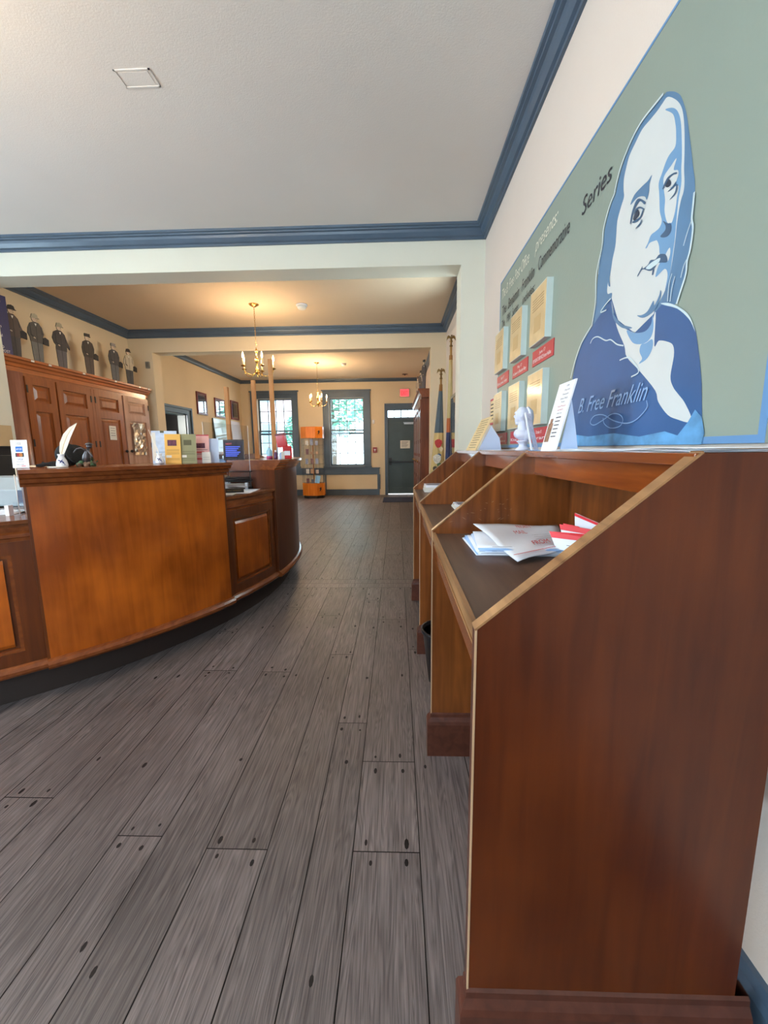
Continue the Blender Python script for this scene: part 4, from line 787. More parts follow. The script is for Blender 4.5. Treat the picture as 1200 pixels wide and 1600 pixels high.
# brochure cards in a row
def brochure(p0, p1, h_, m, lab, lines, tilt=.04, pic=None):
    p0, p1 = Vector(p0), Vector(p1); u = (p1-p0).normalized(); nrm = u.cross(Vector((0, 0, 1))); v = (Vector((0, 0, 1))-nrm*tilt*4).normalized()
    w_ = (p1-p0).length; F = frame(p0, u, v); t = thing('brochure', lab, 'brochure', (p0+p1)/2, 0, None)
    link('card', MB(F).box(0, w_, 0, h_, -.006, 0, m), t); mb = MB(F)
    for (kind, a, b, c, d_, mm) in lines: mb.box(w_*a, w_*b, h_*c, h_*d_, 0, .0008, mm)
    link('printing', mb, t); return t
M_yel = mat('golden yellow card', (232, 178, 80), .5); M_grn = mat('olive green card', (146, 142, 102), .5); M_pnk = mat('pink card', (232, 176, 172), .5); M_map = mat('pale blue map print', (196, 212, 236), .5, var=.12, vscale=40)
M_ol = mat('olive ink', (92, 88, 58), .6); M_or = mat('amber ink', (168, 120, 50), .6); M_pu = mat('plum ink', (96, 44, 66), .6, var=.5, vscale=120); M_ro = mat('rose red ink', (214, 84, 84), .6)
rows = lambda mm, ys: [('l', .1, .9, y, y+.012, mm) for y in ys]
b = brochure((-1.505, 2.49, ZT), (-1.375, 2.545, ZT), .205, M_map, 'large pale blue map leaflet standing leftmost in the brochure row', [('b', .02, .16, .1, .95, M_offw), ('c', .35, .5, .94, 1.0, M_ol)]+rows(M_m2, (.2, .35)))
brochure((-1.44, 2.515, ZT), (-1.355, 2.545, ZT), .185, M_yel, 'golden yellow card with a small square photo in the brochure row', [('p', .18, .75, .60, .80, M_pu), ('q', .05, .4, .2, .28, M_offw)]+rows(M_or, (.12, .16, .32, .36, .42, .46)))
brochure((-1.36, 2.555, ZT), (-1.275, 2.585, ZT), .185, M_grn, 'olive green card with a small square photo in the brochure row', [('p', .2, .7, .62, .80, M_ol), ('q', .05, .35, .2, .28, M_offw)]+rows(M_ol, (.1, .16, .3, .34, .4)))
brochure((-1.345, 2.67, ZT), (-1.245, 2.70, ZT), .185, M_pnk, 'pink flyer with plum picture standing right of the olive card', [('p', .1, .75, .52, .70, M_pu), ('q', .2, .7, .34, .40, M_ro), ('r', .15, .85, .1, .17, M_ro), ('t', -.02, 1, .96, 1.0, M_label)]+rows(M_ink, (.3, .46)))
brochure((-1.27, 2.72, ZT), (-1.20, 2.74, ZT), .16, M_whb, 'pale blue blank leaflet standing rightmost behind the pink flyer', [])
brochure((-1.275, 2.655, ZT), (-1.225, 2.67, ZT), .07, M_offw, 'tiny white card standing low at the right end of the brochure row', rows(M_ink, (.3, .5)))
# acrylic screens of the counter
for nm, a0, a1, z0, z1, r_, lab in (('acrylic_screen', -20.8, -8.0, .902, 1.40, 2.30, 'clear acrylic counter screen above the low section with name plate'), ('acrylic_screen', -62, -46, .902, 1.10, 2.28, 'clear acrylic counter screen above the left low section')):
    p, q = cp(r_, a0), cp(r_, a1); d = (q-p).normalized(); n = Vector((-d.y, d.x, 0)); mb = MB()
    mb.add([p+n*s_+Vector((0, 0, z)) for z in (z0, z1) for s_ in (-.002, .002)]+[q+n*s_+Vector((0, 0, z)) for z in (z0, z1) for s_ in (-.002, .002)], [(0, 1, 3, 2), (4, 6, 7, 5), (0, 2, 6, 4), (1, 5, 7, 3), (2, 3, 7, 6), (0, 4, 5, 1)], M_acr)
    t = thing(nm, lab, 'screen', (p+q)/2+Vector((0, 0, z0))); link('sheet', mb, t)
    for c in (p, q):
        mb = MB(); mb.tube([c+Vector((0, 0, z0)), c+Vector((0, 0, z1))], .0022, mat('screen edge', (226, 222, 216), .3), 6); link('edge_strip', mb, t)
    link('foot', MB().box(q.x-.035, q.x-.015, q.y-.04, q.y-.015, z0-.001, z0+.05, M_white), t)
# low section: name plate, papers, document tray
npl = thing('name_plate', 'dark wedge name plate with gold lettering on the low counter', 'name plate', (-1.19, 2.98, ZW))
F = frame((-1.255, 2.93, ZW), (.93, .36, 0), (0, 0, 1)); w_ = .13
link('wedge', MB(F).prism([(0, .02), (.034, -.002), (.004, -.03), (0, -.03)], 'x', 0, w_, mat('plate brown', (54, 38, 28), .4)), npl)
mb = MB(frame(F @ Vector((0, .0, .02)), (.93, .36, 0), F.to_3x3() @ Vector((0, .034, -.022)))).box(.008, w_-.008, .006, .034, 0, .001, M_dark).text('NEXT WINDOW', (.014, .014, .0012), (1, 0, 0), (0, 1, 0), M_gold, width=w_-.03, size=.018)
link('face', mb, npl)
loosez = ZW
for k, (a, r_, m_, lab) in enumerate(((-18, 2.36, M_offw, 'cream sheet lying behind the name plate nearest the tall section'), (-14.5, 2.40, M_white, 'white sheet lying flat right of the name plate'), (-11.5, 2.36, M_white, 'white form lying under the acrylic foot'))):
    c = cp(r_, a); tag(link('paper_sheet', sheet([(c.x-.1, c.y+.1, ZW), (c.x-.07, c.y-.10, ZW), (c.x+.07, c.y-.07, ZW), (c.x+.05, c.y+.12, ZW)], .0015, m_, .0003, 5, 5, k)), lab, 'paper')
tr = thing('document_tray', 'black wire document tray stuffed with pink papers on the low counter', 'tray', (-1.42, 3.33, ZW))
mb = MB(); x0, x1, y0, y1 = -1.41, -1.175, 3.24, 3.45
for z in (.012, .07, .14):
    for p, q in (((x0, y0), (x1, y0)), ((x1, y0), (x1, y1)), ((x1, y1), (x0, y1)), ((x0, y1), (x0, y0))): mb.tube([(p[0], p[1], ZW+z), (q[0], q[1], ZW+z)], .0035, M_black, 6)
for x, y in ((x0, y0), (x1, y0), (x1, y1), (x0, y1)): mb.tube([(x, y, ZW), (x, y, ZW+.142)], .0035, M_black, 6)
link('wire_frame', mb, tr); link('shelf', MB().box(x0, x1, y0, y1, ZW+.058, ZW+.062, M_black).box(x0, x1, y0, y1, ZW+.001, ZW+.006, M_black), tr)
M_pp = mat('pink slips', (226, 206, 200), .6, var=.08)
for k in range(5):
    a = rr.uniform(-.02, .02); mb = sheet([(x0+.01, y1-.01+a, ZW+.010+.007*k), (x0+.02, y0-.03+a, ZW+.008+.007*k), (x1-.02, y0-.02-a, ZW+.008+.007*k), (x1-.01, y1-.02, ZW+.010+.007*k)], .002, M_pp if k % 2 else M_offw, .003, 6, 6, k+30)
    tag(link('paper_slip', mb), 'pale pink slip in the wavy pile inside the black document tray', 'paper', 'slips in the document tray')
for k in range(3):
    mb = sheet([(x0+.01, y1-.02, ZW+.067+.013*k), (x0+.01, y0+.01, ZW+.064+.011*k), (x1-.01, y0+.0, ZW+.066+.011*k), (x1-.01, y1-.02, ZW+.068+.013*k)], .005, mat('dark folder', (58, 50, 46), .5), .002, 6, 6, k+50)
    tag(link('folder', mb), 'dark folder lying on the upper shelf of the black document tray', 'folder', 'dark folders in the tray')
# customer display on a post
mo_ = thing('customer_display', 'dark square customer screen with blue text on a post behind the low counter', 'screen', (-1.445, 3.65, ZW))
link('post', MB().box(-1.46, -1.43, 3.645, 3.67, ZW, 1.16, mat('steel grey post', (150, 146, 140), .4, .4)).box(-1.50, -1.39, 3.60, 3.72, ZW, ZW+.01, M_black), mo_)
F = frame((-1.535, 3.60, 1.125), (1, .12, 0), (0, .05, 1)) @ Matrix.Scale(1.14, 4)
sc_ = link('housing', MB(F).box(0, .155, 0, .158, -.02, 0, mat('brown black plastic', (50, 40, 42), .35)), mo_, bevel=.003)
mb = MB(F).box(.008, .147, .012, .148, 0, .001, mat('dark screen', (46, 40, 54), .15))
mb.text('NEXT', (.022, .120, .0015), (1, 0, 0), (0, 1, 0), mat('screen red text', (210, 70, 80), .5, emit=.5), width=.045, size=.016)
M_scb = mat('screen blue', (60, 80, 190), .4, emit=.55)
for k in range(6): mb.box(.018, .128-.012*(k % 3), .098-.014*k, .107-.014*k, .001, .0018, M_scb)
link('screen', mb, mo_)
# red collection boxes and bottles on the right tall section
M_rbox = mat('glossy red', (196, 22, 32), .25, coat=.5)
rb = thing('donation_box', 'glossy red box with open raised lid on the far tall counter section', 'box', (-1.03, 3.74, ZT))
link('box', MB(Matrix.Translation((-1.0, 3.76, ZT)) @ Matrix.Rotation(R(14), 4, 'Z')).box(-.045, .035, -.04, .04, 0, .115, M_rbox), rb, bevel=.008)
link('lid', MB(Matrix.Translation((-1.06, 3.78, ZT+.105)) @ Matrix.Rotation(R(-8), 4, 'Y')).box(-.03, .05, -.035, .035, 0, .115, M_rbox).box(-.034, .054, -.038, .038, .105, .122, mat('dark red edge', (120, 20, 30), .4)), rb)
link('slot_label', MB(Matrix.Translation((-1.0, 3.76, ZT)) @ Matrix.Rotation(R(14), 4, 'Z')).box(-.03, .02, -.042, -.0405, .03, .07, M_white), rb)
bt = thing('spray_bottle', 'clear bottle with blue label and pale pump left of the red box', 'bottle', (-1.16, 3.72, ZT))
link('body', MB().lathe([(.024, 0), (.026, .01), (.026, .07), (.012, .088), (.010, .1)], mat('pale blue plastic', (160, 206, 226), .25), -1.16, 3.72, ZT), bt)
link('pump', MB().lathe([(.009, .1), (.009, .115), (.004, .12), (.004, .135)], M_white, -1.16, 3.72, ZT, 12).box(-1.19, -1.152, 3.715, 3.725, ZT+.13, ZT+.138, M_white), bt)
link('wrapper', MB().lathe([(.0265, .0), (.0265, .026)], mat('magenta wrap', (180, 60, 110), .4), -1.16, 3.72, ZT), bt)
b2 = thing('hand_gel_bottle', 'small dark capped bottle between the pale bottle and the red box', 'bottle', (-1.105, 3.73, ZT))
link('body', MB().lathe([(.016, 0), (.018, .01), (.018, .05), (.008, .062)], mat('violet plastic', (96, 60, 96), .3), -1.105, 3.73, ZT), b2); link('cap', MB().lathe([(.008, .062), (.008, .078), (0, .078)], M_white, -1.105, 3.73, ZT, 12), b2)
for k in range(3):
    tag(link('stamp_card', MB(Matrix.Translation((-1.07+.012*k, 3.70, ZT)) @ Matrix.Rotation(R(10+8*k), 4, 'Z')).box(0, .03, 0, .003, 0, .05+.008*k, (M_white, M_tyvb, M_offw)[k])), 'small card standing before the red box, %s of three' % ('leftmost', 'middle', 'rightmost')[k], 'card')
# timber posts
for x, y, z0, z1, lab in ((-1.395, 4.08, 0, 1.885, 'raw pine post left of the far tall counter section'), (-1.17, 3.92, ZT, 2.045, 'raw pine post rising from the far tall counter section before the window'), (-1.60, 3.92, 0, 1.80, 'raw pine post behind the dark customer screen')):
    mb = MB().box(x-.018, x+.018, y-.018, y+.018, z0, z1, M_pine)
    tag(link('timber_post', mb, bevel=.002), lab, 'post')
# left low section
rg = thing('cash_register', 'pale grey slab sided cash register case behind the left low counter', 'register', (-2.3, 2.35, ZW))
link('case', MB().prism([(2.28, ZW), (2.62, ZW), (2.62, 1.06), (2.42, 1.06), (2.28, .995)], 'x', -2.62, -2.05, mat('pale grey plastic', (170, 176, 178), .5)), rg, bevel=.006)
tag(link('paper_bag', sheet([(-2.36, 2.60, 1.061), (-2.34, 2.44, 1.061), (-2.16, 2.44, 1.061), (-2.18, 2.60, 1.061)], .055, mat('tan bag', (206, 180, 146), .7, bump=.4, bscale=20), .006, 8, 8, 9)), 'tan crumpled bag lying on the grey register', 'bag')
tag(link('paper_roll', MB(Matrix.Translation((-2.16, 2.40, 1.061)) @ Matrix.Rotation(R(90), 4, 'Y')).lathe([(.004, -.05), (.022, -.05), (.022, .05), (.004, .05)], M_white, -.022, 0)), 'white paper roll lying on the grey register', 'paper roll')
tag(link('paper_roll', MB(Matrix.Translation((-2.20, 2.36, 1.041)) @ Matrix.Rotation(R(80), 4, 'Y')).lathe([(.004, -.04), (.018, -.04), (.018, .04), (.004, .04)], M_white, -.018, 0)), 'lower white paper roll before the first roll', 'paper roll')
ac = thing('photo_stand', 'clear acrylic stand with a dark portrait card on the left low counter', 'stand', (-1.93, 2.05, ZW))
F = frame((-1.985, 2.06, ZW+.002), (1, .2, 0), (0, .05, 1))
link('acrylic', MB(F).box(-.01, .09, 0, .115, -.003, 0, M_acr).box(-.01, .09, 0, .004, -.05, .03, M_acr).box(-.01, .09, 0, .05, .025, .028, M_acr), ac)
mb = MB(F).box(.0, .08, .04, .11, .0003, .0015, mat('slate blue card', (58, 62, 88), .4)); mb.ball((.045, .08, .002), .012, mat('portrait tone', (206, 180, 176), .6), 1, 1.2, .1); mb.ball((.05, .055, .002), .014, MATS['portrait tone'], 1, .7, .1)
link('portrait_card', mb, ac)
tag(link('paper_sheet', sheet([(-2.15, 2.13, ZW), (-2.05, 1.92, ZW), (-1.92, 1.97, ZW), (-2.0, 2.13, ZW)], .0015, M_white, .0002, 4, 4, 1)), 'white sheet lying flat on the left low counter', 'paper')
tag(link('pen', MB().tube([(-1.96, 2.10, ZW+.005), (-1.89, 1.97, ZW+.005)], .0035, M_black, 8)), 'black pen lying beside the white sheet on the left low counter', 'pen')
# shelf behind the left part with printer, box, cables
sh = thing('back_shelf', 'dark low shelf unit behind the counter at the left edge', 'shelf', (-3.0, 3.1, 0))
for z in (.0, .55, 1.16): link('shelf_board', MB().box(-3.42, -2.99, 2.92, 3.2, z, z+.03, M_dark), sh)
for x in (-3.42, -3.02): link('upright', MB().box(x, x+.03, 2.92, 3.2, .03, 1.16, M_dark), sh)
tag(link('receipt_printer', MB().box(-3.3, -3.03, 2.96, 3.15, 1.191, 1.25, M_black).box(-3.25, -3.08, 2.955, 2.96, 1.21, 1.225, mat('grey strip', (120, 118, 120), .5))), 'black receipt printer on the back shelf', 'printer')
bxo = thing('cardboard_box', 'tan cardboard box standing on the back shelf at the left edge', 'box', (-2.98, 3.12, 1.262))
mb = MB().box(-3.35, -3.02, 2.95, 3.17, 1.262, 1.42, mat('cardboard', (196, 166, 124), .8, var=.05)); link('carton', mb, bxo)
link('tape', MB().box(-3.2, -3.14, 2.948, 2.95, 1.262, 1.42, mat('parcel tape', (176, 140, 96), .3)).box(-3.2, -3.14, 2.95, 3.17, 1.42, 1.422, MATS['parcel tape']), bxo)
tag(link('black_tray', MB().box(-3.37, -3.01, 2.94, 3.18, 1.25, 1.261, M_black)), 'black tray under the cardboard box on the back shelf', 'tray')
tag(link('cable_coil', MB().tube([(-2.15+.05*math.cos(t)+.01*math.cos(3*t), 2.50+.04*math.sin(t), 1.075+.01*math.sin(2*t)) for t in [k*.4 for k in range(40)]], .006, M_black, 6)), 'coiled black cable on top of the register edge', 'cable')
# ================================================================ CUPBOARD ON THE LEFT WALL
cb = thing('wall_cupboard', 'tall brown panelled wooden cupboard built along the left wall of the middle room', 'cupboard', (-3.65, 4.8, 0))
XC = -3.52; Ya, Yb = 3.84, 5.84
link('carcass', MB().box(-3.798, XC-.02, Ya, Yb, 0, 1.97, M_cab), cb)
CP = [(0, 1.96), (.0, 2.0), (.012, 2.005), (.018, 2.03), (.036, 2.04), (.04, 2.06), (.058, 2.068), (.06, 2.09), (-.29, 2.09), (-.29, 1.96)]
link('cornice', MB().run((XC-.015, Ya-.16, 0), (XC-.015, Yb+.04, 0), (1, 0, 0), CP, wood('cornice wood', (150, 84, 42), (184, 108, 58), .28, 'y')), cb)
link('round_column', MB().lathe([(.14, 0), (.14, 1.955), (0, 1.96)], wood('smooth column wood', (138, 90, 72), (166, 114, 94), .3, 'z'), -3.64, 3.815, 0, 32), cb)
M_hinge = mat('black iron hinge', (28, 24, 24), .5)
def cupdoor(y0, y1, hinge, knob, ang=0, mt=M_cab):
    F = Matrix.Translation((XC-.018, y0, 0)) @ Matrix.Rotation(R(ang), 4, 'Z'); w_ = y1-y0
    W = lambda: MB(F)
    mb = W()
    for a, b, c, d in ((0, .075, .1, 1.93), (w_-.075, w_, .1, 1.93), (.075, w_-.075, 1.86, 1.93), (.075, w_-.075, 1.61, 1.70), (.075, w_-.075, .1, .25), (.075, w_-.075, .93, 1.02)): mb.box(0, .022, a, b, c, d, mt)
    o = link('door', mb, cb)
    for c, d in ((1.70, 1.86), (1.02, 1.61), (.25, .93)):
        a, b = .075, w_-.075; m2 = W()
        m2.add([(.004, a, c), (.004, b, c), (.004, b, d), (.004, a, d), (.006, a+.02, c+.02), (.006, b-.02, c+.02), (.006, b-.02, d-.02), (.006, a+.02, d-.02), (.017, a+.045, c+.045), (.017, b-.045, c+.045), (.017, b-.045, d-.045), (.017, a+.045, d-.045)],
            [(0, 1, 5, 4), (1, 2, 6, 5), (2, 3, 7, 6), (3, 0, 4, 7), (4, 5, 9, 8), (5, 6, 10, 9), (6, 7, 11, 10), (7, 4, 8, 11), (8, 9, 10, 11)], mt)
        link('raised_panel', m2, o)
    hy = .008 if hinge == 'n' else w_-.008
    for z in (1.78, 1.27, .4): link('hinge', W().box(.022, .027, hy-.008, hy+.008, z, z+.07, M_hinge), o)
    if knob: link('knob', W().ball((.045, (w_-.035) if hinge == 'n' else .035, 1.22), .018, M_hinge, 1, 1, 1, 12, 8), o)
    return o
cupdoor(3.90, 4.245, 'n', False); cupdoor(4.265, 4.74, 'f', False); cupdoor(4.79, 5.275, 'n', True); cupdoor(5.305, 5.79, 'f', True, -3, wood('cupboard wood with painted gleam', (176, 134, 112), (198, 158, 138), .22, 'z', coat=.6))  # last door's pale wood colours paint in its bright reflection
link('stile', MB().box(XC-.02, XC+.004, 4.742, 4.788, .1, 1.93, M_cab), cb)
for y in (4.15, 4.60, 5.12, 5.60, 3.95, 5.80):
    link('shelf_tag', MB().box(XC+.044, XC+.0455, y, y+.035, 2.068, 2.085, M_offw), cb)
np_ = MB().box(XC+.004, XC+.007, 4.98, 5.10, 1.36, 1.53, M_offw)
for k in range(4): np_.box(XC+.007, XC+.0075, 5.0, 5.08, 1.50-.03*k, 1.505-.03*k, M_ink)
tag(link('paper_note', np_), 'small cream paper note pinned on the third cupboard door', 'notice')
mb = MB(); rr = random.Random(8); vs = []; fs = []; N = 10
for j in range(N+1):
    for i in range(N+1): vs.append((XC+.018+rr.uniform(0, .03), 5.40+.26*i/N, 1.17+.42*j/N))
for j in range(N):
    for i in range(N): fs.append((j*(N+1)+i, j*(N+1)+i+1, (j+1)*(N+1)+i+1, (j+1)*(N+1)+i))
tag(link('foil_bag', mb.add(vs, fs, mat('crinkled clear foil', (220, 206, 190), .12, .7))), 'shiny crinkled foil bag hanging on the rightmost cupboard door', 'bag')
# ---------------------------------------------------------------- flat photographic cutouts of postal workers
TR = {'trousers': (92, 88, 86), 'coat': (70, 62, 58), 'skin': (206, 182, 158), 'hat': (60, 56, 54)}
def cutout(y, hatc, coatc, trc, shape, lab, x=-3.60, z=2.0905, h=.49, rot=-24, bag=True, mirror=1, grp=None):
    F = Matrix.Translation((x, y, z)) @ Matrix.Rotation(R(90+rot), 4, 'Z') @ Matrix.Rotation(R(90), 4, 'X') @ Matrix.Scale(h, 4) @ Matrix.Scale(mirror, 4, (1, 0, 0))
    t = thing('figure_cutout', lab, 'cutout', (x, y, z), 0, grp)
    mh = mat('hat tone %d %d %d' % hatc, hatc, .6); mc = mat('coat tone %d %d %d' % coatc, coatc, .6, var=.1, vscale=30); mt = mat('trouser tone %d %d %d' % trc, trc, .6, var=.1, vscale=30); ms = mat('printed skin', TR['skin'], .6)
    def layer(pts, m_, d, name=None): return MB(F).prism(pts, 'z', 0 if d == 0 else .018, .018+.004*d, m_, M_dark)
    body = MB(F)
    leg = [(-.085, 0), (.07, 0), (.085, .25), (.095, .48), (-.105, .48), (-.1, .25)]
    body.prism(leg, 'z', 0, .02, mt, M_dark)
    if shape == 0: coat = [(-.11, .44), (.09, .42), (.11, .55), (.135, .62), (.11, .74), (.06, .82), (-.02, .835), (-.09, .80), (-.135, .70), (-.15, .60), (-.12, .52)]
    elif shape == 1: coat = [(-.10, .42), (.10, .40), (.11, .52), (.16, .45), (.165, .50), (.12, .64), (.09, .76), (.03, .83), (-.05, .835), (-.12, .79), (-.155, .66), (-.13, .56), (-.10, .52)]
    else: coat = [(-.11, .45), (.09, .44), (.12, .56), (.13, .66), (.10, .78), (.03, .83), (-.05, .83), (-.11, .79), (-.14, .66), (-.135, .56)]
    body.prism(coat, 'z', 0, .022, mc, M_dark)
    head = [(.05*math.cos(a)*.92-.005, .885+.055*math.sin(a)) for a in [k*math.pi/6 for k in range(12)]]
    body.prism(head, 'z', 0, .021, ms, M_dark).prism([(-.03, .81), (.03, .81), (.025, .85), (-.03, .85)], 'z', 0, .0205, ms, M_dark)
    link('board', body, t)
    hat = [(-.068, .905), (.085, .905), (.06, .925), (.05, .975), (.01, .995), (-.04, .985), (-.055, .93)] if shape != 2 else [(-.05, .92), (.075, .905), (.06, .93), (.062, .985), (-.055, .99), (-.06, .93)]
    link('hat', MB(F).prism(hat, 'z', 0, .026, mh, M_dark), t)
    mb = MB(F); e = .0225
    dk = mat('printed dark line', (38, 34, 34), .6); mb.prism([(-.004, .02), (.004, .02), (.004, .44), (-.004, .44)], 'z', e, e+.001, dk)
    mb.prism([(-.10, .76), (-.09, .76), (-.085, .58), (-.04, .53), (-.045, .515), (-.10, .56)], 'z', e, e+.001, dk)
    mb.prism([(.085, .74), (.092, .74), (.105, .60), (.095, .60)], 'z', e, e+.001, dk)
    mb.prism([(-.06, .52), (-.03, .50), (-.02, .515), (-.05, .535)], 'z', e, e+.0015, ms); mb.prism([(.0, .45), (.006, .45), (.012, .82), (.004, .82)], 'z', e, e+.001, dk)
    mb.prism([(-.012, .80), (.022, .80), (.006, .745)], 'z', e, e+.0012, M_offw); mb.prism([(.01, .895), (.035, .895), (.035, .889), (.01, .889)], 'z', e, e+.001, dk); mb.prism([(.015, .858), (.035, .858), (.035, .854), (.015, .854)], 'z', e, e+.001, dk)
    link('printed_detail', mb, t)
    if bag: link('satchel', MB(F).prism([(.10, .42), (.20, .40), (.205, .52), (.15, .56), (.10, .54)], 'z', .005, .028, mat('satchel tone', (36, 30, 30), .6), M_dark), t)
G_ = (196, 184, 164)
cutout(3.94, (48, 40, 38), (88, 72, 64), (76, 66, 62), 1, 'flat cutout of a postal worker in brown coat half hidden behind the blue sign')
cutout(4.19, (176, 166, 140), (84, 76, 68), (108, 104, 98), 0, 'flat cutout of a postal worker in pale pith helmet and grey sack coat with satchel')
cutout(4.49, (164, 154, 130), (66, 58, 56), (92, 86, 88), 1, 'flat cutout of a postal worker in pale flat cap, arms behind back', bag=False)
cutout(4.89, (56, 48, 44), (64, 52, 44), (84, 68, 60), 2, 'flat cutout of a postal worker in dark peaked cap with arms folded')
cutout(5.33, (150, 140, 134), (72, 70, 72), (98, 98, 100), 2, 'flat cutout of a postal worker in striped pillbox cap holding a black bag')
cutout(5.62, (52, 44, 40), (198, 184, 160), (72, 72, 76), 0, 'flat cutout of a woman in dark hat and white blouse with satchel')
sg = thing('hanging_banner', 'deep blue sign board with white writing standing on the near end of the cupboard top', 'sign', (-3.55, 3.74, 2.09))
F = frame((-3.575, 3.62, 2.092), (.10, 1, 0), (0, 0, 1)); M_nav = mat('deep navy banner', (36, 42, 98), .5)
link('board', MB(F).box(-.12, .235, 0, .525, -.01, 0, M_nav), sg)
mb = MB(F)
for (s_, v, u, wd) in (('OPEN', .46, .02, .16), ('Monday', .40, 0, .14), ('Sunday', .34, .0, .15), ('Visit the', .28, 0, .15), ('Museum', .24, 0, .16), ('of Postal', .16, .02, .14), ('HISTORY AND', .06, -.06, .22), ('PHILADELPHIA POST', .025, -.08, .29)): mb.text(s_, (u, v, .001), (1, 0, 0), (0, 1, 0), M_white, width=wd, size=.035)
link('lettering', mb, sg)
vt = thing('wall_thermostat', 'small grey box on the wall beside the cupboard', 'thermostat', (-3.53, 5.945, 2.385))
link('housing', MB().box(-3.558, -3.503, 5.925, 5.952, 2.385, 2.475, mat('grey metal box', (134, 130, 122), .4, .3)), vt, bevel=.004); link('grille', MB().box(-3.55, -3.511, 5.923, 5.925, 2.40, 2.46, mat('grey grille', (110, 106, 100), .5)), vt)
# ================================================================ REAR ROOM, LEFT WALL
M_mah = mat('mahogany frame', (112, 40, 38), .3); M_pg = glassmat('picture glass', (235, 235, 240), .01, .45)
for (y0, y1, z0, z1, lab) in ((8.475, 8.90, 1.975, 2.43, 'mahogany framed dark picture nearest the dark doorway'), (9.315, 9.855, 1.985, 2.405, 'middle mahogany framed picture behind the pine post'), (10.216, 10.69, 1.995, 2.455, 'mahogany framed picture nearest the room corner')):
    t = thing('framed_picture', lab, 'picture', (-4.09, (y0+y1)/2, z0)); mb = MB(); e = .035
    for a in ((y0, y0+e, z0, z1), (y1-e, y1, z0, z1), (y0+e, y1-e, z0, z0+e), (y0+e, y1-e, z1-e, z1)): mb.box(-4.099, -4.07, *a, M_mah)
    link('frame', mb, t); link('mat_board', MB().box(-4.095, -4.088, y0+e, y1-e, z0+e, z1-e, mat('pale pink mount', (214, 184, 180), .6)), t)
    link('print', MB().box(-4.088, -4.085, y0+e+.03, y1-e-.03, z0+e+.04, z1-e-.04, mat('dark photo print', (82, 78, 88), .4, var=.3, vscale=8)), t)
    link('glass', MB().box(-4.079, -4.076, y0+e, y1-e, z0+e, z1-e, M_pg), t)
t = thing('poster_board', 'tall glossy pale blue poster leaning on the rear left wall', 'poster', (-4.02, 9.5, 1.0))
link('print', MB().prism([(-4.01, 1.0), (-4.0, 1.0), (-4.07, 1.94), (-4.08, 1.94)], 'y', 9.14, 9.88, mat('glossy blue white print', (198, 220, 232), .06, var=.06)), t)
link('dark_edge', MB().prism([(-4.015, 1.0), (-3.998, 1.0), (-4.068, 1.945), (-4.085, 1.945)], 'y', 9.12, 9.14, M_dark), t)
mb = MB()
tag(link('poster_board', MB().prism([(-4.01, 1.0), (-4.0, 1.0), (-4.08, 1.95), (-4.09, 1.95)], 'y', 10.12, 10.72, mat('plain pale lilac board', (222, 220, 232), .5))), 'plain pale lilac board leaning beneath the corner picture', 'poster')
# bench carrying the posters
bn = thing('work_bench', 'long brown bench along the rear left wall', 'bench', (-3.8, 9.9, 0))
link('top', MB().box(-4.095, -3.55, 8.95, 10.85, .96, 1.0, M_cabd), bn)
for x, y in ((-4.05, 9.0), (-3.6, 9.0), (-4.05, 10.8), (-3.6, 10.8)): link('leg', MB().box(x-.025, x+.025, y-.025, y+.025, 0, .96, M_cabd), bn)
# back office furniture seen between the counter sections
hu = thing('pigeonhole_desk', 'dark brown desk with pigeonhole shelves behind the brochure row', 'desk', (-2.7, 5.3, 0))
mb = MB().box(-3.05, -1.95, 5.1, 5.6, .72, .76, M_cabd).box(-3.05, -3.01, 5.1, 5.6, 0, .72, M_cabd).box(-1.99, -1.95, 5.1, 5.6, 0, .72, M_cabd).box(-3.05, -1.95, 5.58, 5.6, .2, .72, M_cabd); link('frame', mb, hu)
mb = MB()
for z in (.76, .90, 1.03, 1.15): mb.box(-2.85, -1.97, 5.25, 5.6, z, z+.015, M_cabd)
for k in range(5): mb.box(-2.85+.216*k, -2.835+.216*k, 5.25, 5.6, .76, 1.165, M_cabd)
link('pigeonholes', mb, hu)
for k, (x, z, w_) in enumerate(((-2.8, .775, .12), (-2.58, .915, .1), (-2.35, .775, .14), (-2.14, .915, .12), (-2.36, 1.045, .13), (-2.12, 1.045, .11), (-2.78, 1.045, .14))):
    tag(link('paper_bundle', MB().box(x, x+w_, 5.28, 5.5, z+.0005, z+.06, (M_offw, M_tyvb, M_white)[k % 3])), 'paper bundle lying in the pigeonholes of the dark desk', 'paper', 'bundles in the pigeonholes')
tag(link('white_tray', MB().box(-2.5, -2.25, 5.22, 5.45, 1.166, 1.2, M_white)), 'white paper tray on top of the pigeonhole desk', 'tray')
tag(link('blue_binder', MB().box(-2.72, -2.55, 5.3, 5.45, 1.166, 1.25, M_tyvb)), 'pale blue binder on top of the pigeonhole desk', 'binder')
tag(link('desk_lamp_card', MB().box(-2.05, -1.98, 5.1, 5.11, 1.155, 1.30, M_white)), 'upright white card clipped on the pigeonhole desk corner', 'card') if False else None
cpm = thing('swivel_chair', 'brown rounded office chair back behind the dark customer screen', 'chair', (-1.62, 4.55, 0))
mcl = mat('brown chair leather', (110, 82, 72), .45)
link('backrest', MB().ball((-1.60, 4.55, 1.0), .17, mcl, 1.15, .35, 1.05), cpm); link('seat', MB().ball((-1.62, 4.40, .52), .24, mcl, 1, 1, .22), cpm)
link('post', MB().tube([(-1.62, 4.42, .06), (-1.62, 4.42, .5)], .025, M_black), cpm); mb = MB()
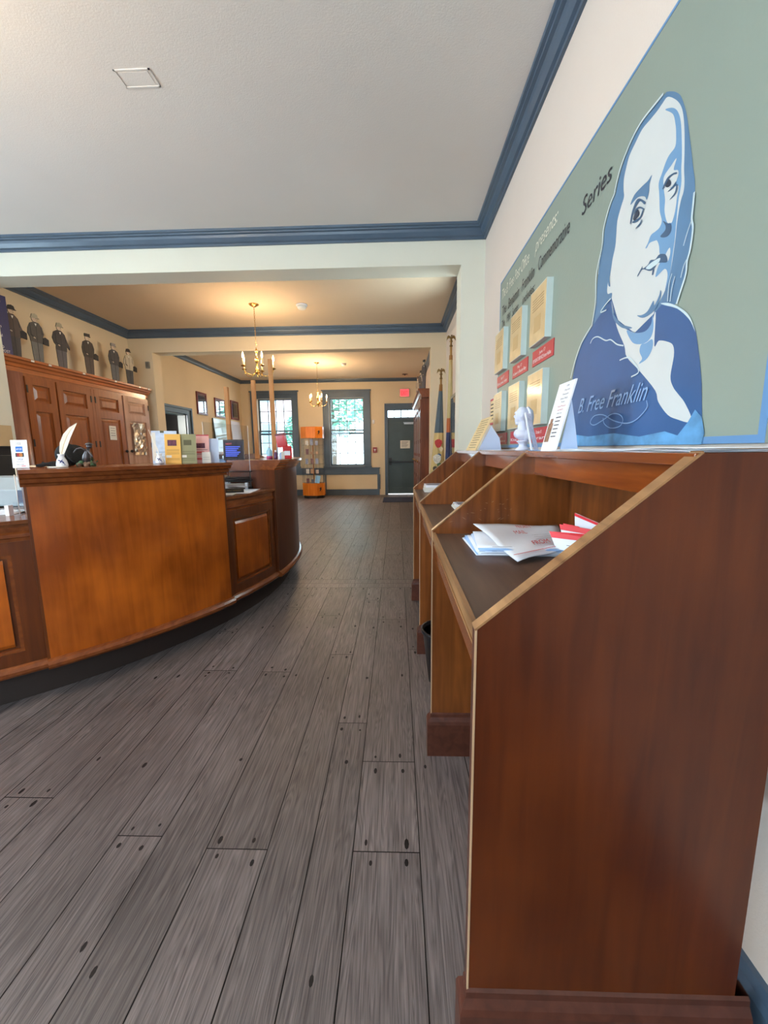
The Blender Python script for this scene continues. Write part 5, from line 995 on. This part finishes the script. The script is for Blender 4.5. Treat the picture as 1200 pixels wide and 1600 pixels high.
for k in range(5): a = R(72*k+20); mb.tube([(-1.62, 4.42, .06), (-1.62+.27*math.cos(a), 4.42+.27*math.sin(a), .05)], .018, M_black).ball((-1.62+.27*math.cos(a), 4.42+.27*math.sin(a), .026), .025, M_black, seg=8, rings=6)
link('star_base', mb, cpm); link('back_strut', MB().tube([(-1.62, 4.5, .5), (-1.60, 4.58, .95)], .018, M_black), cpm)
# ================================================================ DISPLAY CASE
dc = thing('display_case', 'tall octagonal glass display case with orange wood top and base before the far wall', 'display case', (-2.13, 10.45, 0))
cx, cy = -2.13, 10.44; rO = .30
def octa(r, off=22.5): return [(cx+r*math.cos(R(off+45*k)), cy+.85*r*math.sin(R(off+45*k))) for k in range(8)]
M_oak = wood('orange veneer', (206, 112, 30), (224, 134, 44), .25, 'z', coat=.3)
link('kick', MB().prism(octa(.27), 'z', 0, .07, M_dark), dc); bs = link('base', MB().prism(octa(rO), 'z', .07, .385, M_oak), dc); tp = link('top', MB().prism(octa(rO), 'z', 1.51, 1.79, M_oak), dc)
mb = MB()
for p in octa(rO-.012): mb.box(p[0]-.008, p[0]+.008, p[1]-.008, p[1]+.008, .385, 1.51, M_acr)
link('corner_post', mb, dc); link('spine', MB().box(cx-.014, cx+.014, cy-.014, cy+.014, .385, 1.51, wood('spine wood', (150, 92, 40), (176, 112, 54), .4)), dc)
o8 = octa(rO-.004); mb = MB()
for k in range(8):
    a, b = o8[k], o8[(k+1) % 8]; mb.add([(a[0], a[1], .385), (b[0], b[1], .385), (b[0], b[1], 1.51), (a[0], a[1], 1.51)], [(0, 1, 2, 3)], M_glass)
link('glass', mb, dc)
mb = MB()
for z in (.62, .86, 1.10, 1.33): mb.prism(octa(rO-.03), 'z', z, z+.008, M_acr)
link('shelf', mb, dc)
def logo(par, z, w=.09):
    a, b = o8[6], o8[5]; a = (cx+.30*math.cos(R(-67.5)), cy-.255*math.sin(R(67.5))); y = a[1]-.001
    b = (cx+.30*math.cos(R(-22.5)), cy-.255*math.sin(R(22.5)))
    u = Vector((b[0]-a[0], b[1]-a[1], 0)).normalized(); F = frame((a[0]+u.x*.05, a[1]+u.y*.05, z), u, (0, 0, 1))
    link('emblem', MB(F).prism([(0, .05), (.06, .09), (.085, .075), (.07, .06), (.08, .04), (.05, .0), (.02, 0), (.04, .03), (.045, .055)], 'z', .001, .003, M_dark).text('POSTAL', (0, -.022, .001), (1, 0, 0), (0, 1, 0), M_dark, width=.085, size=.018), par)
logo(tp, 1.61); logo(bs, .19)
rr = random.Random(12); cols = [(150, 160, 190), (214, 190, 180), (90, 100, 120), (190, 150, 120), (230, 226, 222), (120, 84, 90)]
for z in (.3855, .6285, .8685, 1.1085, 1.3385):
    for k in range(3):
        x = cx-.16+.12*k+rr.uniform(-.01, .01); h_ = rr.uniform(.06, .15); c = cols[rr.randrange(6)]
        tag(link('souvenir_card', MB().box(x, x+.07, cy-.16+.02*k, cy-.14+.02*k, z+.0005, z+h_, mat('souvenir %d %d %d' % c, c, .5, var=.2, vscale=40))), 'small souvenir card standing on a shelf of the glass display case', 'souvenir', 'souvenirs in the display case')
tag(link('blue_card', MB(Matrix.Translation((cx+.10, cy-.20, .387)) @ Matrix.Rotation(R(-14), 4, 'X') @ Matrix.Rotation(R(10), 4, 'Y')).box(-.05, .07, 0, .006, 0.006, .2, mat('bright pale blue card', (130, 190, 240), .4, emit=0))), 'bright pale blue card leaning low in the glass display case', 'card')
# ================================================================ FAR WALL SIGNS
ex = thing('exit_sign', 'red lit EXIT sign above the far door', 'sign', (.22, 10.93, 2.56))
link('housing', MB().box(.09, .35, 10.905, 10.95, 2.55, 2.765, mat('sign grey housing', (196, 176, 166), .4)), ex, bevel=.004)
link('face', MB().box(.105, .325, 10.902, 10.906, 2.57, 2.745, mat('exit glow', (236, 60, 66), .4, emit=1.3)), ex)
link('lettering', MB().text('EXIT', (.125, 10.9015, 2.60), (1, 0, 0), (0, 0, 1), mat('exit letters', (150, 16, 24), .4, emit=.3), width=.18, size=.15), ex)
al = thing('fire_alarm', 'small red fire alarm pull station beside the far door', 'fire alarm', (-.57, 10.93, 1.13))
link('housing', MB().box(-.63, -.52, 10.91, 10.95, 1.13, 1.27, mat('alarm red', (150, 34, 36), .35)), al, bevel=.004); link('handle', MB().box(-.60, -.55, 10.905, 10.91, 1.20, 1.225, M_white).box(-.585, -.565, 10.905, 10.91, 1.165, 1.2, M_white), al)
ms = thing('motion_sensor', 'small white box high on the far wall between window and door', 'sensor', (-.60, 10.93, 1.89))
link('housing', MB().box(-.635, -.575, 10.915, 10.95, 1.885, 1.985, M_white), ms, bevel=.01); link('lens', MB().box(-.62, -.59, 10.912, 10.916, 1.90, 1.93, M_offw), ms)
# ================================================================ WARDROBE BEYOND THE REAR DIVIDER (right)
wr = thing('wardrobe', 'tall reddish brown wooden wardrobe against the right wall of the rear room', 'wardrobe', (.53, 7.6, 0))
XW = .375
link('carcass', MB().box(XW+.012, .698, 6.42, 8.9, .0, 2.03, M_cabd), wr)
WC = [(0, 1.98), (0, 2.02), (.014, 2.03), (.03, 2.06), (.034, 2.075), (.05, 2.085), (.05, 2.11), (-.31, 2.11), (-.31, 1.98)]
link('cornice', MB().run((XW+.005, 6.36, 0), (XW+.005, 8.95, 0), (-1, 0, 0), WC, wood('wardrobe cornice wood', (124, 66, 38), (150, 84, 52), .3, 'y')), wr)
for y0 in (6.44, 7.05, 7.66, 8.27):
    mb = MB(); y1 = y0+.59
    for a, b, c, d in ((y0, y0+.07, .1, 1.96), (y1-.07, y1, .1, 1.96), (y0+.07, y1-.07, 1.86, 1.96), (y0+.07, y1-.07, 1.0, 1.08), (y0+.07, y1-.07, .1, .22)): mb.box(XW-.008, XW+.012, a, b, c, d, M_cabd)
    d_ = link('door', mb, wr)
    for c, d in ((.24, .98), (1.1, 1.84)): link('raised_panel', MB().box(XW-.002, XW+.012, y0+.1, y1-.1, c+.03, d-.03, M_cabd), d_, bevel=.008)
    link('knob', MB().ball((XW-.02, y1-.03, 1.0), .016, M_brass, seg=10, rings=6), d_)
    for z in (1.7, 1.3, .7): link('hinge', MB().box(XW-.012, XW-.008, y0+.004, y0+.02, z, z+.06, M_hinge), d_)
link('plinth', MB().box(XW-.012, .698, 6.40, 8.92, 0, .1, M_cabd), wr)
for (x, y, hc, cc, tc, sh_, lab) in ((.42, 6.62, (44, 40, 42), (66, 60, 66), (74, 70, 84), 2, 'flat cutout figure in dark hat nearest on the wardrobe top'), (.44, 7.0, (40, 34, 34), (186, 168, 158), (78, 84, 74), 0, 'flat cutout figure in pale blouse, second on the wardrobe top'), (.42, 7.5, (44, 34, 34), (74, 60, 62), (58, 58, 86), 1, 'flat cutout figure in dark coat, third on the wardrobe top'), (.40, 8.1, (96, 56, 52), (170, 150, 130), (52, 52, 82), 0, 'flat cutout figure with reddish hat farthest on the wardrobe top')):
    cutout(y, hc, cc, tc, sh_, lab, x=x+.02, z=2.1105, h=.47, rot=-150, bag=False)
# ================================================================ FLAGS AND LEANING PICTURE
def flag(x, y, zt, spread, parts, lab, lean=(0, 0)):
    t = thing('flag_stand', lab, 'flag', (x, y, 0))
    link('base', MB().lathe([(.075, 0), (.075, .02), (.04, .05), (.022, .09), (.02, .12)], M_gold, x, y, 0), t)
    link('pole', MB().tube([(x, y, .05), (x+lean[0], y+lean[1], zt)], .013, wood('pole wood', (156, 112, 60), (180, 134, 76), .35)), t)
    cx_, cy_ = x+lean[0], y+lean[1]
    fn = link('finial', MB().lathe([(.014, 0), (.02, .01), (.012, .02), (.010, .05), (.02, .06), (.006, .075)], M_gold, cx_, cy_, zt-.01, 14), t)
    mb = MB(Matrix.Translation((cx_, cy_, zt+.08)))
    mb.ball((0, 0, 0), .014, M_gold, 1, .8, 1.6, 10, 8).ball((.006, 0, .03), .008, M_gold, 1.3, 1, 1, 8, 6)
    for s_ in (-1, 1): mb.add([(0, 0, .012), (s_*.028, 0, .034), (s_*.045, 0, .018), (s_*.052, 0, -.026), (s_*.036, 0, -.004), (s_*.022, 0, .004), (0, 0, -.006), (0, .006, .012), (s_*.028, .006, .034), (s_*.045, .006, .018), (s_*.052, .006, -.026), (s_*.036, .006, -.004), (s_*.022, .006, .004), (0, .006, -.006)], [(0, 1, 2, 3, 4, 5, 6), (13, 12, 11, 10, 9, 8, 7)]+[(i, i+1, i+8, i+7) for i in range(6)], M_gold)
    mb.add([(-.012, 0, -.02), (.012, 0, -.02), (.018, .003, -.04), (-.018, .003, -.04)], [(0, 1, 2, 3)], M_gold)
    link('eagle', mb, fn)
    # furled cloth: fluted cone
    for (z1, z0, m_) in parts:
        mb = MB(); vs = []; fs = []; n = 36; lv = 8
        for j in range(lv+1):
            z = z1+(z0-z1)*j/lv; q = (parts[0][0]-z)/(parts[0][0]-parts[-1][1])
            rad = .016+spread*q**1.1
            for k in range(n):
                a = 2*math.pi*k/n; r_ = rad*(1+.16*math.sin(7*a+2*q)+.08*math.sin(13*a)); f_ = (z-.05)/(zt-.05)
                vs.append((x+lean[0]*f_-spread*q*.55+r_*math.cos(a), y+lean[1]*f_-.0+r_*.75*math.sin(a), z))
        for j in range(lv):
            for k in range(n): fs.append((j*n+k, j*n+(k+1) % n, (j+1)*n+(k+1) % n, (j+1)*n+k))
        mb.add(vs, fs, m_, True); link('furled_cloth', mb, t)
    return t
M_fgrey = mat('slate grey flag cloth', (92, 104, 112), .8, var=.08, bump=.1, bscale=20); M_fgold = mat('gold emblem cloth', (212, 182, 122), .8, var=.12); M_fteal = mat('teal flag cloth', (84, 120, 116), .8)
M_fcream = mat('cream gold flag cloth', (204, 182, 128), .7, var=.08); M_fred = mat('orange red flag cloth', (196, 104, 56), .8); M_fblue = mat('navy flag cloth', (52, 58, 92), .8, var=.3, vscale=16); M_cap = mat('flag sleeve', (150, 96, 40), .7)
f1 = flag(.545, 5.15, 2.05, .095, [(1.98, 1.90, M_cap), (1.90, 1.40, M_fgrey), (1.40, .84, M_fgold), (.84, .5, M_fteal)], 'furled slate and gold emblem flag with eagle finial, the farther of the two flags')
mb = MB()
for (a, z, r_, c) in ((-95, 1.27, .045, (196, 64, 60)), (-70, 1.20, .025, (220, 196, 160)), (-100, 1.08, .05, (226, 214, 196)), (-80, 1.0, .03, (96, 120, 84)), (-110, .96, .03, (84, 72, 60)), (-85, 1.12, .025, (70, 84, 110))):
    q = (1.98-z)/1.48; rd = .016+.095*q**1.1+.02; x = .545-.095*q*.55+rd*math.cos(R(a)); y = 5.15+rd*.75*math.sin(R(a))-.006
    mb.add([(x+r_*math.cos(t_)*(1+.2*math.sin(3*t_)), y-.002, z+r_*1.2*math.sin(t_)) for t_ in [k*math.pi/5 for k in range(10)]], [tuple(range(10))], mat('emblem %d %d %d' % c, c, .8, var=.3, vscale=60))
link('emblem', mb, f1)
flag(.616, 4.80, 2.34, .032, [(2.24, 2.19, M_cap), (2.19, 1.55, M_fcream), (1.55, 1.39, M_fred), (1.39, .5, M_fblue)], 'tall tightly furled cream, red and navy flag with eagle finial, nearer of the two flags')
lp = thing('leaning_picture', 'black framed glazed poster standing behind the far end of the writing desk', 'picture', (.62, 4.2, 0))
A_ = (.60, 3.98); B_ = (.60, 4.58)
mb = MB(); x0 = .60
for a in ((4.03, 4.06, .6, 1.77), (4.62, 4.65, .6, 1.77), (4.06, 4.62, 1.74, 1.77), (4.06, 4.62, .6, .63)): mb.box(x0, x0+.02, a[0], a[1], a[2], a[3], M_black)
link('frame', mb, lp); link('print', MB().box(x0+.008, x0+.014, 4.06, 4.62, .63, 1.74, mat('tan cream poster print', (196, 182, 156), .4, var=.12)), lp); link('glass', MB().box(x0+.003, x0+.005, 4.06, 4.62, .63, 1.74, M_pg), lp)
for y in (4.1, 4.55): link('foot', MB().box(x0-.08, .69, y-.02, y+.02, 0, .04, M_black).box(x0, x0+.02, y-.02, y+.02, .04, .6, M_black), lp)
# ================================================================ CHANDELIERS, DETECTORS
M_bulb = mat('warm bulb glow', (255, 206, 130), .3, emit=14)
M_candle = mat('ivory candle sleeve', (240, 222, 180), .4)
def chandelier(x, y, zc, lab, power, ztop=2.41):
    t = thing('chandelier', lab, 'chandelier', (x, y, zc))
    link('canopy', MB().lathe([(.0, -.03), (.02, -.028), (.055, -.008), (.06, 0)], M_brass, x, y, zc), t)
    mb = MB(); n = int((zc-.03-ztop)/.024)
    for k in range(n):
        z = zc-.03-.024*k; a = 0 if k % 2 else math.pi/2; pts = [(x+.0065*math.cos(q)*math.cos(a), y+.0065*math.cos(q)*math.sin(a), z-.014+.015*math.sin(q)) for q in [i*math.pi/4 for i in range(9)]]
        mb.tube(pts, .0018, M_brass, 5)
    link('chain', mb, t)
    s = ztop-2.41
    body = [(0, -.345), (.006, -.34), (.010, -.325), (.006, -.31), (.020, -.295), (.030, -.27), (.022, -.245), (.010, -.23), (.009, -.18), (.018, -.165), (.024, -.145), (.016, -.12), (.008, -.105), (.008, -.06), (.016, -.05), (.018, -.035), (.008, -.02), (.004, 0)]
    link('stem', MB().lathe([(a, b) for a, b in body], M_brass, x, y, ztop, 20), t)
    for k in range(5):
        a = R(72*k+18); c, s_ = math.cos(a), math.sin(a); pr_ = [(.022, -.275), (.05, -.31), (.095, -.325), (.14, -.315), (.175, -.285), (.187, -.24)]
        pts = []
        for i in range(len(pr_)-1):
            for q in (0, .5): pts.append(((pr_[i][0]*(1-q)+pr_[i+1][0]*q), (pr_[i][1]*(1-q)+pr_[i+1][1]*q)))
        pts.append(pr_[-1])
        am = link('arm', MB().tube([(x+r_*c, y+r_*s_, ztop+z) for r_, z in pts], .0045, M_brass, 8), t)
        px, py = x+.187*c, y+.187*s_
        link('drip_pan', MB().lathe([(.004, -.245), (.028, -.234), (.029, -.230), (.012, -.236), (.012, -.22), (.0, -.22)], M_brass, px, py, ztop, 16), am)
        link('candle', MB().lathe([(.0095, -.228), (.0095, -.15), (0, -.15)], M_candle, px, py, ztop, 12), am)
        link('bulb', MB().lathe([(0, -.15), (.006, -.148), (.0125, -.13), (.010, -.105), (.004, -.085), (0, -.076)], M_bulb, px, py, ztop, 12), am)
        l = bpy.data.lights.new('candle_light', 'POINT'); l.energy = power; l.color = (1, .72, .42); l.shadow_soft_size = .012
        o = bpy.data.objects.new('candle_light', l); COL.objects.link(o); o.location = (px, py, ztop-.06)
chandelier(-1.65, 5.0, CA, 'lit brass five arm chandelier of the middle room, nearer and larger in view', 3.0)
chandelier(-1.67, 8.9, CC, 'lit brass chandelier of the rear room before the right far window', 7.5, 2.46)
chandelier(-1.95, 1.0, CA, 'lit brass chandelier of the front room beyond the left edge of the photo', 4)
def detector(x, y, zc, r_, lab):
    t = thing('smoke_detector', lab, 'smoke detector', (x, y, zc))
    link('base', MB().lathe([(r_, 0), (r_, -.012), (r_*.9, -.014)], M_white, x, y, zc), t); link('cover', MB().lathe([(r_*.82, -.014), (r_*.8, -.035), (r_*.6, -.05), (0, -.052)], M_offw, x, y, zc), t)
detector(-1.10, 5.05, CA, .065, 'white smoke detector on the ceiling beside the nearer chandelier'); detector(-1.116, 9.03, CC, .065, 'white smoke detector on the ceiling beside the farther chandelier')
rl = thing('ceiling_sprinkler', 'small dark round ceiling disc near the exit sign', 'sprinkler', (.216, 10.39, CC))
link('plate', MB().lathe([(.07, 0), (.07, -.006), (.03, -.012), (0, -.012)], mat('dark bronze disc', (66, 56, 50), .4, .5), .216, 10.39, CC), rl); link('tip', MB().lathe([(.012, -.012), (.014, -.03), (0, -.032)], M_hinge, .216, 10.39, CC, 10), rl)
